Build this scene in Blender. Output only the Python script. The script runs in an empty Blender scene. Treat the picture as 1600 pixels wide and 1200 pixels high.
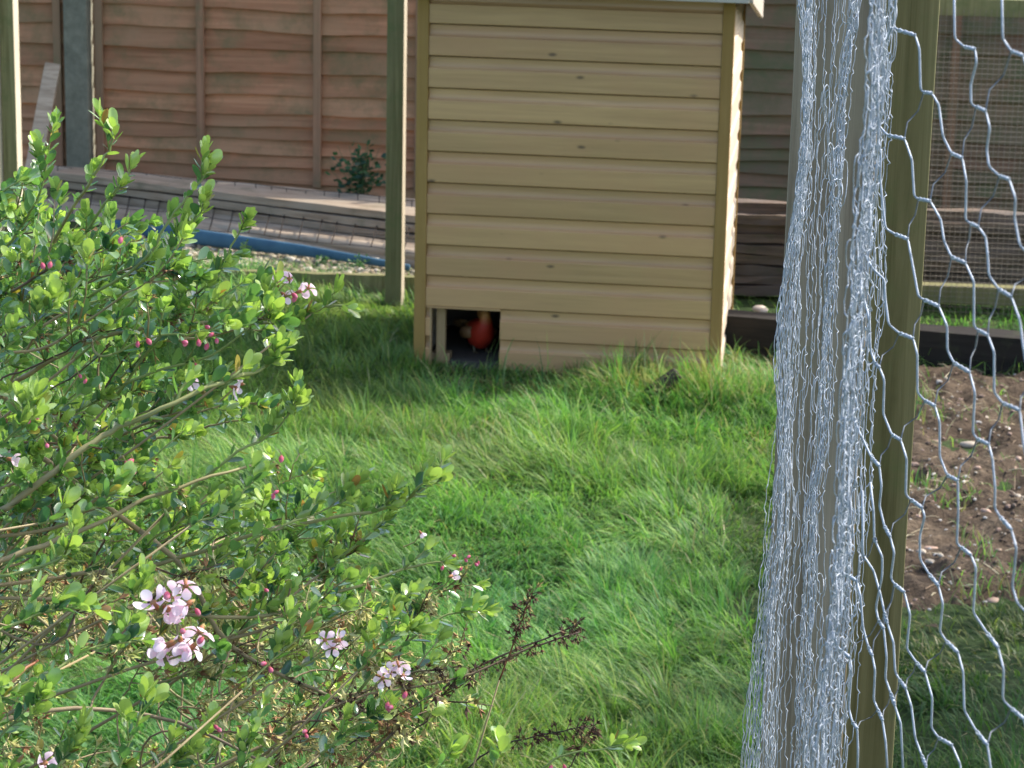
import bpy, math, random
import numpy as np
from mathutils import Vector, Matrix, Quaternion
R = math.radians
random.seed(7); rng = np.random.default_rng(7)
scene = bpy.context.scene
C = scene.collection
# ------------------------------------------------------------------ camera
CAM = Vector((0, 0, 1.7)); FPX = 4000.0; PITCH = R(14.5); ROLL = 0.0215
f0 = Vector((0, math.cos(PITCH), -math.sin(PITCH))); r0 = Vector((1, 0, 0)); u0 = Vector((0, math.sin(PITCH), math.cos(PITCH)))
cr = r0*math.cos(ROLL) + u0*math.sin(ROLL); cu = -r0*math.sin(ROLL) + u0*math.cos(ROLL)
cam = bpy.data.cameras.new('camera'); co = bpy.data.objects.new('camera', cam); C.objects.link(co)
M = Matrix((cr, cu, -f0)).transposed().to_4x4(); M.translation = CAM; co.matrix_world = M
cam.sensor_width = 36; cam.lens = 36*FPX/1600; cam.clip_start = .05; cam.clip_end = 300
cam.dof.use_dof = True; cam.dof.focus_distance = 1.78; cam.dof.aperture_fstop = 46
scene.camera = co
# ------------------------------------------------------------------ light
SUN = Vector((.90, .47, 1.02)).normalized()
w = bpy.data.worlds.new('World'); scene.world = w; w.use_nodes = True
nt = w.node_tree; bg = nt.nodes['Background']; sk = nt.nodes.new('ShaderNodeTexSky'); sk.sky_type = 'NISHITA'; sk.sun_disc = False
sk.sun_elevation = math.asin(SUN.z); sk.sun_rotation = math.atan2(SUN.x, SUN.y); sk.air_density = 1; sk.dust_density = 2.5; sk.ozone_density = 1
nt.links.new(sk.outputs[0], bg.inputs[0]); bg.inputs[1].default_value = .15
sl = bpy.data.lights.new('sun', 'SUN'); sl.energy = 2.7; sl.angle = R(.5); sl.color = (1, .955, .88)
so = bpy.data.objects.new('sun', sl); C.objects.link(so); so.rotation_euler = SUN.to_track_quat('Z', 'Y').to_euler()
vs = scene.view_settings; vs.view_transform = 'Standard'; vs.look = 'None'; vs.exposure = 1.38; vs.gamma = 1; vs.use_curve_mapping = False
# ------------------------------------------------------------------ helpers
def ray(x, y): return f0*FPX + cr*(x-800) + cu*(600-y)
def at(x, y, Y):
    r = ray(x, y); return CAM + r*(Y/r.y)
def ground(x, y, z=0.0):
    r = ray(x, y); return CAM + r*((z-CAM.z)/r.z)
def proj(p):
    q = Vector(p) - CAM; d = q.dot(f0); return 800+FPX*q.dot(cr)/d, 600-FPX*q.dot(cu)/d
class MB:
    def __init__(s): s.v = []; s.f = []; s.c = []
    def add(s, vs_, fs, col=None):
        b = len(s.v); s.v += [tuple(v) for v in vs_]; s.f += [tuple(b+i for i in f) for f in fs]
        s.c += [col or (1, 1, 1)]*len(vs_)
    def box(s, a, b, col=None):
        x0, y0, z0 = a; x1, y1, z1 = b
        s.add([(x0,y0,z0),(x1,y0,z0),(x1,y1,z0),(x0,y1,z0),(x0,y0,z1),(x1,y0,z1),(x1,y1,z1),(x0,y1,z1)],
              [(0,3,2,1),(4,5,6,7),(0,1,5,4),(1,2,6,5),(2,3,7,6),(3,0,4,7)], col)
    def beam(s, p, q, wd, th, up=Vector((0,0,1)), n=1, jit=0, col=None):
        p = Vector(p); q = Vector(q); d = (q-p).normalized(); sx = d.cross(up).normalized(); uz = sx.cross(d)
        vs_ = []
        for i in range(n+1):
            c = p.lerp(q, i/n)
            for a, b in ((-1,-1),(1,-1),(1,1),(-1,1)):
                vs_.append(c + sx*(a*wd/2 + random.uniform(-jit, jit)) + uz*(b*th/2 + random.uniform(-jit, jit)))
        fs = [(3,2,1,0), tuple(4*n+k for k in range(4))]
        for i in range(n):
            for k in range(4): fs.append((4*i+k, 4*i+(k+1)%4, 4*i+4+(k+1)%4, 4*i+4+k))
        s.add(vs_, fs, col)
    def tube(s, pts, rad, n=5, col=None, cols=None, sq=1.0):
        pts = [Vector(p) for p in pts]
        if not hasattr(rad, '__len__'): rad = [rad]*len(pts)
        t0 = (pts[1]-pts[0]).normalized(); a = t0.orthogonal().normalized() if abs(t0.x) > .99 or sq == 1 else t0.cross(Vector((1,0,0))).normalized()
        vs_ = []; m = len(pts)
        for i, p in enumerate(pts):
            t = (pts[min(i+1, m-1)]-pts[max(i-1, 0)]).normalized()
            a = (a - t*a.dot(t)).normalized(); b = t.cross(a)
            for k in range(n):
                th = 2*math.pi*k/n; vs_.append(p + a*(math.cos(th)*rad[i]) + b*(math.sin(th)*rad[i]*sq))
        fs = [tuple(range(n-1, -1, -1)), tuple((m-1)*n+k for k in range(n))]
        for i in range(m-1):
            for k in range(n): fs.append((i*n+k, i*n+(k+1)%n, (i+1)*n+(k+1)%n, (i+1)*n+k))
        b0 = len(s.v); s.add(vs_, fs, col)
        if cols:
            for i in range(m):
                for k in range(n): s.c[b0+i*n+k] = cols[i]
def mesh_of(name, mb, mat, smooth=False, off=None):
    me = bpy.data.meshes.new(name)
    vs_ = mb.v if off is None else [(v[0]-off[0], v[1]-off[1], v[2]-off[2]) for v in mb.v]
    me.from_pydata(vs_, [], mb.f)
    at_ = me.color_attributes.new('col', 'FLOAT_COLOR', 'POINT')
    arr = np.ones((len(vs_), 4), np.float32); arr[:, :3] = np.array(mb.c, np.float32).reshape(-1, 3); at_.data.foreach_set('color', arr.ravel())
    if mat: me.materials.append(mat)
    if smooth: me.polygons.foreach_set('use_smooth', [True]*len(me.polygons))
    return me
def tag(o, label=None, cat=None, group=None, kind=None):
    if label: o['label'] = label
    if cat: o['category'] = cat
    if group: o['group'] = group
    if kind: o['kind'] = kind
    return o
def link(name, me, parent=None, loc=None):
    o = bpy.data.objects.new(name, me); C.objects.link(o); o.parent = parent
    if loc is not None: o.location = loc
    return o
def build(name, mb, mat, parent=None, smooth=False, world=False, bevel=0):
    """world=True: the coordinates are world ones and the parent is an unrotated Empty"""
    off = parent.location if (world and parent) else None
    o = link(name, mesh_of(name, mb, mat, smooth, off), parent)
    if bevel:
        m = o.modifiers.new('bevel', 'BEVEL'); m.width = bevel; m.segments = 2; m.limit_method = 'ANGLE'
    return o
def thing(name, label, cat, loc=(0,0,0), rz=0, group=None):
    o = bpy.data.objects.new(name, None); C.objects.link(o); o.location = loc; o.rotation_euler = (0, 0, rz); o.empty_display_size = .05
    return tag(o, label, cat, group)
# ------------------------------------------------------------------ materials
def N(nt, t, **k):
    n = nt.nodes.new(t)
    for a, b in k.items():
        if a.startswith('i_'): n.inputs[a[2:].replace('_', ' ')].default_value = b
        else: setattr(n, a, b)
    return n
def ramp(nt, fac, stops):
    r = nt.nodes.new('ShaderNodeValToRGB'); e = r.color_ramp.elements
    while len(e) < len(stops): e.new(.5)
    for el, (p, c) in zip(e, stops): el.position = p; el.color = (*c, 1)
    nt.links.new(fac, r.inputs[0]); return r.outputs[0]
def base_mat(name):
    m = bpy.data.materials.new(name); m.use_nodes = True; nt = m.node_tree; return m, nt, nt.nodes['Principled BSDF']
def mix(nt, fac, a, b, mode='MIX'):
    n = nt.nodes.new('ShaderNodeMix'); n.data_type = 'RGBA'; n.blend_type = mode
    for sock, v in ((n.inputs[0], fac), (n.inputs[6], a), (n.inputs[7], b)):
        if isinstance(v, (int, float)): sock.default_value = v
        elif isinstance(v, tuple): sock.default_value = (*v, 1)
        else: nt.links.new(v, sock)
    return n.outputs[2]
def wood(name, c1, c2, c3=None, axis=0, grain=60, rough=.75, knots=0, bump=.3, moss=None, mossamt=.5, big=3, stretch=.05, vlo=.82, vhi=1.15):
    m, nt, bs = base_mat(name)
    tc = N(nt, 'ShaderNodeTexCoord'); oi = N(nt, 'ShaderNodeObjectInfo')
    add = N(nt, 'ShaderNodeVectorMath', operation='ADD'); mul = N(nt, 'ShaderNodeVectorMath', operation='SCALE')
    comb = N(nt, 'ShaderNodeCombineXYZ'); 
    for i in range(3): nt.links.new(oi.outputs['Random'], comb.inputs[i])
    nt.links.new(comb.outputs[0], mul.inputs[0]); mul.inputs['Scale'].default_value = 37
    nt.links.new(tc.outputs['Object'], add.inputs[0]); nt.links.new(mul.outputs[0], add.inputs[1])
    mp = N(nt, 'ShaderNodeMapping'); sc = [1, 1, 1]; sc[axis] = stretch; mp.inputs['Scale'].default_value = sc
    nt.links.new(add.outputs[0], mp.inputs[0])
    n1 = N(nt, 'ShaderNodeTexNoise', i_Scale=grain, i_Detail=6, i_Roughness=.62, i_Distortion=.6); nt.links.new(mp.outputs[0], n1.inputs[0])
    n2 = N(nt, 'ShaderNodeTexNoise', i_Scale=big, i_Detail=5, i_Roughness=.6); nt.links.new(add.outputs[0], n2.inputs[0])
    col = ramp(nt, n1.outputs[0], [(.32, c1), (.68, c2)])
    if c3:
        f = ramp(nt, n2.outputs[0], [(.42, (0,0,0)), (.66, (1,1,1))]); col = mix(nt, f, col, c3)
    hv = N(nt, 'ShaderNodeMapRange', i_To_Min=vlo, i_To_Max=vhi); nt.links.new(oi.outputs['Random'], hv.inputs[0])
    hs = N(nt, 'ShaderNodeHueSaturation'); nt.links.new(col, hs.inputs['Color']); nt.links.new(hv.outputs[0], hs.inputs['Value']); col = hs.outputs[0]
    if moss:
        n3 = N(nt, 'ShaderNodeTexNoise', i_Scale=big*2.3, i_Detail=7, i_Roughness=.7); nt.links.new(add.outputs[0], n3.inputs[0])
        f = ramp(nt, n3.outputs[0], [(.62-mossamt*.3, (0,0,0)), (.85-mossamt*.3, (.85,.85,.85))]); col = mix(nt, f, col, moss)
    if knots:
        mk = N(nt, 'ShaderNodeMapping'); s2 = [15, 15, 15]; s2[axis] = 6.5; mk.inputs['Scale'].default_value = s2; nt.links.new(add.outputs[0], mk.inputs[0])
        vo = N(nt, 'ShaderNodeTexVoronoi', i_Scale=1.0); nt.links.new(mk.outputs[0], vo.inputs[0])
        wn = N(nt, 'ShaderNodeTexNoise', i_Scale=3); nt.links.new(mk.outputs[0], wn.inputs[0])
        ad = N(nt, 'ShaderNodeMath', operation='ADD'); nt.links.new(vo.outputs['Distance'], ad.inputs[0])
        sb = N(nt, 'ShaderNodeMath', operation='MULTIPLY'); nt.links.new(wn.outputs[0], sb.inputs[0]); sb.inputs[1].default_value = .06; nt.links.new(sb.outputs[0], ad.inputs[1])
        f = ramp(nt, ad.outputs[0], [(.06, (1,1,1)), (.125, (.0,.0,.0))]); col = mix(nt, f, col, (.15, .085, .045))
    nt.links.new(col, bs.inputs['Base Color']); bs.inputs['Roughness'].default_value = rough; bs.inputs['Specular IOR Level'].default_value = .22
    bp = N(nt, 'ShaderNodeBump', i_Strength=bump, i_Distance=.002); nt.links.new(n1.outputs[0], bp.inputs['Height']); nt.links.new(bp.outputs[0], bs.inputs['Normal'])
    return m
def plain(name, c, rough=.6, metal=0, var=None, scale=30, bump=.0, spec=.4):
    m, nt, bs = base_mat(name); bs.inputs['Roughness'].default_value = rough; bs.inputs['Metallic'].default_value = metal; bs.inputs['Specular IOR Level'].default_value = spec
    tc = N(nt, 'ShaderNodeTexCoord'); n1 = N(nt, 'ShaderNodeTexNoise', i_Scale=scale, i_Detail=6, i_Roughness=.65); nt.links.new(tc.outputs['Object'], n1.inputs[0])
    nt.links.new(ramp(nt, n1.outputs[0], [(.3, c), (.7, var or tuple(min(1, x*1.35) for x in c))]), bs.inputs['Base Color'])
    if bump:
        bp = N(nt, 'ShaderNodeBump', i_Strength=bump, i_Distance=.004); nt.links.new(n1.outputs[0], bp.inputs['Height']); nt.links.new(bp.outputs[0], bs.inputs['Normal'])
    return m
def leafy(name, rough=.35, trans=.45, spec=.5, tint=(1.15, 1.25, .55), var=.25, scale=120, coat=0):
    """colour from the 'col' attribute, thin and translucent"""
    m, nt, bs = base_mat(name)
    a = N(nt, 'ShaderNodeAttribute', attribute_name='col'); tc = N(nt, 'ShaderNodeTexCoord')
    n1 = N(nt, 'ShaderNodeTexNoise', i_Scale=scale, i_Detail=3); nt.links.new(tc.outputs['Object'], n1.inputs[0])
    mr = N(nt, 'ShaderNodeMapRange', i_To_Min=1-var, i_To_Max=1+var); nt.links.new(n1.outputs[0], mr.inputs[0])
    hs = N(nt, 'ShaderNodeHueSaturation'); nt.links.new(a.outputs['Color'], hs.inputs['Color']); nt.links.new(mr.outputs[0], hs.inputs['Value'])
    nt.links.new(hs.outputs[0], bs.inputs['Base Color']); bs.inputs['Roughness'].default_value = rough; bs.inputs['Specular IOR Level'].default_value = spec
    bs.inputs['Coat Weight'].default_value = coat; bs.inputs['Coat Roughness'].default_value = .2
    tr = N(nt, 'ShaderNodeBsdfTranslucent'); nt.links.new(mix(nt, 1.0, hs.outputs[0], tint, 'MULTIPLY'), tr.inputs[0])
    ms = N(nt, 'ShaderNodeMixShader'); ms.inputs[0].default_value = trans
    nt.links.new(bs.outputs[0], ms.inputs[1]); nt.links.new(tr.outputs[0], ms.inputs[2]); nt.links.new(ms.outputs[0], nt.nodes['Material Output'].inputs[0])
    return m
def attr_mat(name, rough=.7, spec=.3):
    m, nt, bs = base_mat(name); a = N(nt, 'ShaderNodeAttribute', attribute_name='col'); tc = N(nt, 'ShaderNodeTexCoord')
    n1 = N(nt, 'ShaderNodeTexNoise', i_Scale=90, i_Detail=5); nt.links.new(tc.outputs['Object'], n1.inputs[0])
    mr = N(nt, 'ShaderNodeMapRange', i_To_Min=.65, i_To_Max=1.35); nt.links.new(n1.outputs[0], mr.inputs[0])
    hs = N(nt, 'ShaderNodeHueSaturation'); nt.links.new(a.outputs['Color'], hs.inputs['Color']); nt.links.new(mr.outputs[0], hs.inputs['Value'])
    nt.links.new(hs.outputs[0], bs.inputs['Base Color']); bs.inputs['Roughness'].default_value = rough; bs.inputs['Specular IOR Level'].default_value = spec
    return m
m_board = wood('shiplap_wood', (.40,.232,.10), (.53,.32,.142), (.48,.265,.12), axis=0, grain=55, knots=1, stretch=.045, bump=.25, rough=.38, vlo=.90, vhi=1.08)
m_board.node_tree.nodes['Principled BSDF'].inputs['Specular IOR Level'].default_value = .6
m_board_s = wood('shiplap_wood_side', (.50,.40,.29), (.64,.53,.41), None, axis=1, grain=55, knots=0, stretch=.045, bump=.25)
m_batten = wood('batten_wood', (.27,.16,.05), (.34,.205,.07), (.28,.17,.05), axis=2, grain=60, stretch=.05)
m_felt = plain('roof_felt', (.2,.2,.19), .9, scale=200, bump=.3)
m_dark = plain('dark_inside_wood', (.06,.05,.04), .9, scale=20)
m_inner = wood('inner_wood', (.30,.20,.10), (.42,.29,.15), axis=2)
m_post = wood('treated_post', (.11,.10,.038), (.30,.27,.13), (.19,.18,.08), axis=2, stretch=.03, bump=.6, grain=75, big=6, moss=(.11,.14,.05), mossamt=.4)
m_postb = wood('grey_brown_post', (.14,.105,.07), (.33,.265,.19), (.24,.195,.13), axis=2, stretch=.03, bump=.6, grain=75, big=6, moss=(.14,.14,.07), mossamt=.2)
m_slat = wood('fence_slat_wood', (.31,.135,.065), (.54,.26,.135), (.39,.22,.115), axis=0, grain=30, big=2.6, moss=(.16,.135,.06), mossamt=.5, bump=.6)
m_slat_shade = wood('shade_tint_fence_wood', (.13,.075,.045), (.26,.155,.095), (.17,.13,.08), axis=0, grain=30, big=2.6, moss=(.11,.12,.055), mossamt=.7, bump=.6)  # darker copy of the slat wood, with the right panels' shade in its colour
m_fbat = wood('fence_batten_wood', (.23,.125,.07), (.38,.20,.115), (.26,.17,.095), axis=2, grain=60, moss=(.15,.15,.07), mossamt=.3)
m_conc = plain('concrete', (.14,.135,.095), .9, var=(.25,.235,.17), scale=25, bump=.5)
m_old = wood('weathered_wood', (.20,.14,.09), (.46,.36,.26), (.34,.28,.21), axis=0, grain=70, big=4, moss=(.13,.12,.07), mossamt=.3, bump=.8)
m_old2 = wood('old_stack_wood', (.05,.036,.027), (.20,.145,.105), (.12,.10,.085), axis=0, grain=50, big=6, moss=(.07,.075,.035), mossamt=.3, bump=.9)
m_sleeper = wood('dark_sleeper', (.012,.010,.008), (.03,.024,.019), axis=0, grain=60, bump=.8, moss=(.05,.06,.025), mossamt=.2)
m_blue = plain('blue_plastic', (.03,.085,.14), .85, var=(.05,.13,.19), scale=12)
m_wire = plain('galvanised_wire', (.25,.285,.33), .58, .12, var=(.44,.49,.55), scale=400, spec=.5)
m_wire2 = plain('dull_wire', (.17,.145,.115), .7, .1, var=(.30,.25,.20), scale=200)
m_rust = plain('dark_wire', (.022,.018,.016), .95, 0, var=(.05,.04,.032), scale=200, spec=.1)
m_wshade = plain('shade_tint_wire', (.10,.115,.13), .6, .1, var=(.17,.19,.21), scale=200)  # same wire with the shade of the far strands put into its colour
m_sunlit_tint = wood('sunlit_tint_wood', (.42,.36,.25), (.60,.53,.40), None, axis=2, grain=110)  # paler wood colour standing in for sunlight on one post face
m_stone = attr_mat('stone', .8)
m_grass = leafy('grass_blade', rough=.5, trans=.42, spec=.32, tint=(.95,1.25,.6), scale=15, var=.2)
m_leaf = leafy('glossy_leaf', rough=.2, trans=.38, spec=.7, coat=.6, var=.35)
m_petal = leafy('petal', rough=.5, trans=.35, spec=.3, tint=(1.1, .95, 1.0), var=.08)
m_stem = attr_mat('stem_bark', .6, .35)
m_feather = attr_mat('feathers', .55, .4)
# ------------------------------------------------------------------ noise
def vnoise(x, y, s, seed):
    g = np.random.default_rng(seed).random((64, 64)); x = x*s+100; y = y*s+100
    xi = np.floor(x).astype(int); yi = np.floor(y).astype(int); fx = x-xi; fy = y-yi; fx = fx*fx*(3-2*fx); fy = fy*fy*(3-2*fy)
    G = lambda a, b: g[a % 64, b % 64]
    return (G(xi,yi)*(1-fx)+G(xi+1,yi)*fx)*(1-fy) + (G(xi,yi+1)*(1-fx)+G(xi+1,yi+1)*fx)*fy
# ------------------------------------------------------------------ ground
def bump_h(x, y): return (vnoise(x, y, 1.3, 3)-.5)*.05 + (vnoise(x, y, 4.5, 4)-.5)*.025
def inpoly(x, y, poly):
    x = np.asarray(x); y = np.asarray(y); r = np.zeros(x.shape, bool); n = len(poly)
    for i in range(n):
        x1, y1 = poly[i]; x2, y2 = poly[(i+1) % n]
        c = ((y1 > y) != (y2 > y)) & (x < (x2-x1)*(y-y1)/(y2-y1+1e-12)+x1); r ^= c
    return r
soil_px = [(1185,548),(1238,600),(1246,700),(1262,820),(1330,905),(1425,950),(1500,948),(1600,935),(1820,925),(1790,592),(1600,583),(1440,578)]
soil_poly = [tuple(ground(*p)[:2]) for p in soil_px]
grav_px = [(60,360),(330,382),(520,402),(660,425),(700,452),(560,444),(430,438),(300,432),(60,400)]
grav_poly = [tuple(ground(*p)[:2]) for p in grav_px]
def sheet(name, xs, ys, hf, mat, keep=None):
    X, Y = np.meshgrid(xs, ys, indexing='ij'); Z = hf(X, Y); nx, ny = X.shape
    me = bpy.data.meshes.new(name); v = np.stack([X, Y, Z], -1).reshape(-1, 3)
    i = np.arange((nx-1)*(ny-1)); a = (i//(ny-1))*ny + i % (ny-1); fc = np.stack([a, a+ny, a+ny+1, a+1], 1)
    if keep is not None:
        cen = v[fc].mean(1); fc = fc[keep(cen[:, 0], cen[:, 1])]
    me.from_pydata(v.tolist(), [], fc.tolist()); me.materials.append(mat); me.polygons.foreach_set('use_smooth', [True]*len(me.polygons))
    return link(name, me)
def gmat(name, stops, scale=8, bump=.6, fine=60):
    m, nt, bs = base_mat(name); tc = N(nt, 'ShaderNodeTexCoord')
    a = N(nt, 'ShaderNodeTexNoise', i_Scale=scale, i_Detail=8, i_Roughness=.7); b = N(nt, 'ShaderNodeTexNoise', i_Scale=fine, i_Detail=6, i_Roughness=.7)
    for n in (a, b): nt.links.new(tc.outputs['Object'], n.inputs[0])
    c1 = ramp(nt, a.outputs[0], stops); c2 = ramp(nt, b.outputs[0], [(.3, (.45,.45,.45)), (.7, (1.5,1.5,1.5))])
    nt.links.new(mix(nt, 1.0, c1, c2, 'MULTIPLY'), bs.inputs['Base Color']); bs.inputs['Roughness'].default_value = .95; bs.inputs['Specular IOR Level'].default_value = .15
    bp = N(nt, 'ShaderNodeBump', i_Strength=bump, i_Distance=.02); nt.links.new(b.outputs[0], bp.inputs['Height']); nt.links.new(bp.outputs[0], bs.inputs['Normal'])
    return m
m_lawn = gmat('lawn_ground', [(.35, (.025,.05,.012)), (.6, (.05,.07,.025)), (.75, (.07,.055,.03))])
m_soil = gmat('soil', [(.3, (.055,.038,.025)), (.5, (.105,.075,.05)), (.72, (.18,.135,.09))], 5, 1.0, 45)
m_grav = gmat('gravel_ground', [(.35, (.16,.14,.10)), (.7, (.30,.27,.20))], 12, .8, 90)
fine_x = np.concatenate([[-40,-15,-6,-3.5], np.arange(-2.6, 2.7, .08), [3.5,6,15,40]]); fine_y = np.concatenate([[-30,-10,-2,1,2.4], np.arange(3, 10.2, .08), [11,14,20,40,80]])
tag(sheet('lawn', fine_x, fine_y, lambda x, y: bump_h(x, y)*(np.abs(x) < 2.7), m_lawn), kind='structure')
def soil_d(x, y):
    x = np.asarray(x, float); y = np.asarray(y, float); d = np.full(x.shape, 9.0); n = len(soil_poly)
    for i in range(n):
        ax, ay = soil_poly[i]; bx, by = soil_poly[(i+1) % n]; t = np.clip(((x-ax)*(bx-ax)+(y-ay)*(by-ay))/((bx-ax)**2+(by-ay)**2), 0, 1)
        d = np.minimum(d, np.hypot(x-ax-t*(bx-ax), y-ay-t*(by-ay)))
    return np.where(inpoly(x, y, soil_poly), d, -d) + .10*(vnoise(x, y, 8, 71)-.5) + .05*(vnoise(x, y, 25, 72)-.5)
def soil_h(x, y): return bump_h(x, y) - .045 + .063*np.clip((soil_d(x, y)+.10)/.16, 0, 1)**.7 + (vnoise(x, y, 14, 8)-.5)*.034 + (vnoise(x, y, 34, 9)-.5)*.026
soil = tag(sheet('soil_bed', np.arange(.3, 2.0, .012), np.arange(4.6, 7.3, .012), soil_h, m_soil, lambda x, y: soil_d(x, y) > -.11), kind='structure')
def grav_h(x, y): return bump_h(x, y) + .012
gravel = tag(sheet('gravel_strip', np.arange(-2.4, .2, .04), np.arange(7.2, 9.8, .04), grav_h, m_grav, lambda x, y: inpoly(x, y, grav_poly)), kind='structure')
# stones
def stone_mb(mb, c, s, col, flat=.6):
    a0 = random.random()*6.28; nl, ns = 4, 7; vs_ = []; ax = [random.uniform(.6, 1.15), random.uniform(.5, 1), flat*random.uniform(.7, 1.1)]
    ph = [random.uniform(0, 6) for _ in range(3)]
    for i in range(nl+1):
        th = math.pi*i/nl
        for k in range(ns):
            u = 2*math.pi*k/ns; rr = 1 + .18*math.sin(2*u+ph[0]) + .12*math.sin(3*u+ph[1]+th*2)
            x = math.sin(th)*math.cos(u)*rr*ax[0]; y = math.sin(th)*math.sin(u)*rr*ax[1]; z = math.cos(th)*ax[2]
            vs_.append((c[0]+s*(x*math.cos(a0)-y*math.sin(a0)), c[1]+s*(x*math.sin(a0)+y*math.cos(a0)), c[2]+s*z))
    fs = [(i*ns+k, (i+1)*ns+k, (i+1)*ns+(k+1) % ns, i*ns+(k+1) % ns) for i in range(nl) for k in range(ns)]
    mb.add(vs_, fs, col)
# pebbles that lie on the soil: the larger ones each a piece of the bed
pale = [(.50,.44,.35),(.42,.35,.27),(.36,.25,.19),(.6,.56,.5),(.30,.22,.16),(.45,.30,.22)]
big = [(1462,692,14),(1515,690,24),(1555,697,8),(1440,855,18),(1455,845,20),(1483,935,20),(1553,915,17),(1480,950,9),(1490,768,8),(1540,800,14),(1572,672,12),(1590,730,12),
       (1470,870,10),(1435,660,8),(1590,780,12),(1527,742,7),(1505,760,6),(1586,840,7),(1466,790,7),(1450,730,9),(1412,850,9),(1500,640,6),(1560,860,8),(1580,700,8),(1540,660,7),(1498,890,7),(1435,800,8),(1595,700,10)]
for x, y, r in big:
    p = ground(x, y, .02); s = r*p.y/FPX*.8; mb = MB(); stone_mb(mb, (0,0,0), s, random.choice(pale), .45)
    build('stone', mb, m_stone, soil, smooth=True).location = (p.x, p.y, float(soil_h(p.x, p.y))+s*.15)
mb = MB(); k = 0
while k < 2200:
    x = random.uniform(.5, 1.9); y = random.uniform(4.7, 7.1)
    if not inpoly(x, y, soil_poly): continue
    k += 1; s = random.uniform(.002, .006) * (1 if random.random() < .9 else 1.8)
    c = random.choice(pale + [(.12,.08,.055)]*7); stone_mb(mb, (x, y, float(soil_h(x, y))+s*.2), s, tuple(v*.75 for v in c))
tag(build('small_stones', mb, m_stone, soil, smooth=False), kind='stuff')
mb = MB()
for _ in range(520):
    x = random.uniform(.5, 1.8); y = random.uniform(4.7, 7.0)
    if not inpoly(x, y, soil_poly): continue
    a = random.random()*6.28; L = random.uniform(.015, .06); z = float(soil_h(x, y))+.006
    p = Vector((x, y, z)); q = p + Vector((math.cos(a), math.sin(a), random.uniform(-.1, .3)))*L
    mb.tube([p, (p+q)/2+Vector((0, 0, random.uniform(0, .006))), q], [.0012, .0011, .0006], 4, random.choice([(.45,.36,.22),(.25,.17,.1),(.55,.47,.3)]))
tag(build('dry_twigs', mb, m_stem, soil), kind='stuff')
mb = MB(); k = 0
while k < 2000:
    x = random.uniform(-2.2, .1); y = random.uniform(7.3, 9.6)
    if not inpoly(x, y, grav_poly): continue
    k += 1; s = random.uniform(.006, .017); stone_mb(mb, (x, y, float(grav_h(x, y))+s*.2), s, random.choice([(.36,.31,.22),(.30,.25,.17),(.24,.19,.12),(.45,.40,.32),(.18,.15,.09),(.12,.13,.06)]))
tag(build('gravel', mb, m_stone, gravel, smooth=True), kind='stuff')
# ------------------------------------------------------------------ hen house
YAW = R(7.5); P0 = ground(646, 571); dr = Vector((math.cos(YAW), -math.sin(YAW), 0))
def width_for(px, pxy, lo=.1, hi=3):
    for _ in range(40):
        m_ = (lo+hi)/2; q = P0 + dr*m_
        if proj(q)[0] < px: lo = m_
        else: hi = m_
    return lo
W = width_for(1124.5, 0); D = .62; PB = .0845; NB = 15; H = PB*NB; 
coop = thing('hen_house', 'small wooden hen house of pale horizontal boards with a red bird inside', 'hen house', P0, -YAW)
T = .018
def shiplap(L, z0=0, dp=1.0):
    """profile in (depth, z): face proud, cove above it, outward = -y"""
    prof = [(T,0),(.001,.000),(0,.0015),(0,.0495),(.0008*dp,.0507),(.0075*dp,.0545),(.0100*dp,.0590),(.0108*dp,.066),(.0110*dp,PB-.0040),(.0138,PB-.0035),(T,PB-.0030)]
    nseg = 6; vs_ = []; n = len(prof)
    for i in range(nseg+1):
        x = L*i/nseg
        for (d, z) in prof: vs_.append((x, d, z+z0))
    fs = [tuple(range(n)), tuple(nseg*n+k for k in reversed(range(n)))]
    for i in range(nseg):
        for k in range(n): fs.append((i*n+k, (i+1)*n+k, (i+1)*n+(k+1) % n, i*n+(k+1) % n))
    mb = MB(); mb.add(vs_, fs); return mb
HT = at(1100, 6, (P0+dr*W).y).z + .03; NB = int(HT/PB)+1; CP = .032; x0 = CP; xw = W-2*CP
front_me = mesh_of('board', shiplap(xw), m_board)
HOLE0, HOLE1 = .012, .203        # along the front, from x0
hole_me = mesh_of('board', shiplap(xw-HOLE1), m_board)
cut_me = mesh_of('board', shiplap(HOLE0), m_board)
for k in range(NB):
    z = k*PB; 
    if k < 2:
        link('board', hole_me, coop, (x0+HOLE1, 0, z)); link('board', cut_me, coop, (x0, 0, z))
    else: link('board', front_me, coop, (x0, 0, z))
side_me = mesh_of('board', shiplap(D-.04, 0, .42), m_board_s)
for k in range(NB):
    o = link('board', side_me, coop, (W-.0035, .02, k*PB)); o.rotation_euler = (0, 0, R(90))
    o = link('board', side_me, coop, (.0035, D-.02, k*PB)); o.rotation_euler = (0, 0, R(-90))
    o = link('board', front_me, coop, (W-x0, D, k*PB)); o.rotation_euler = (0, 0, R(180))
for (a, b) in (((0, -.003), (CP-.001, .019)), ((W-CP+.001, -.003), (W, .019)), ((0, D-.019), (CP-.001, D+.003)), ((W-CP+.001, D-.019), (W, D+.003))):
    mb = MB(); mb.box((a[0], a[1], -.02), (b[0], b[1], HT)); build('corner_post', mb, m_batten, coop, bevel=.0015)
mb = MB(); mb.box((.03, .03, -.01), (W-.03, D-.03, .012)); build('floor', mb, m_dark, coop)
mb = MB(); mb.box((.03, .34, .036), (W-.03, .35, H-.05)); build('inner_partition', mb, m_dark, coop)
mb = MB(); mb.box((x0+.026, .022, -.01), (x0+.05, .046, .16)); build('door_upright', mb, m_inner, coop, bevel=.001)
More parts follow.
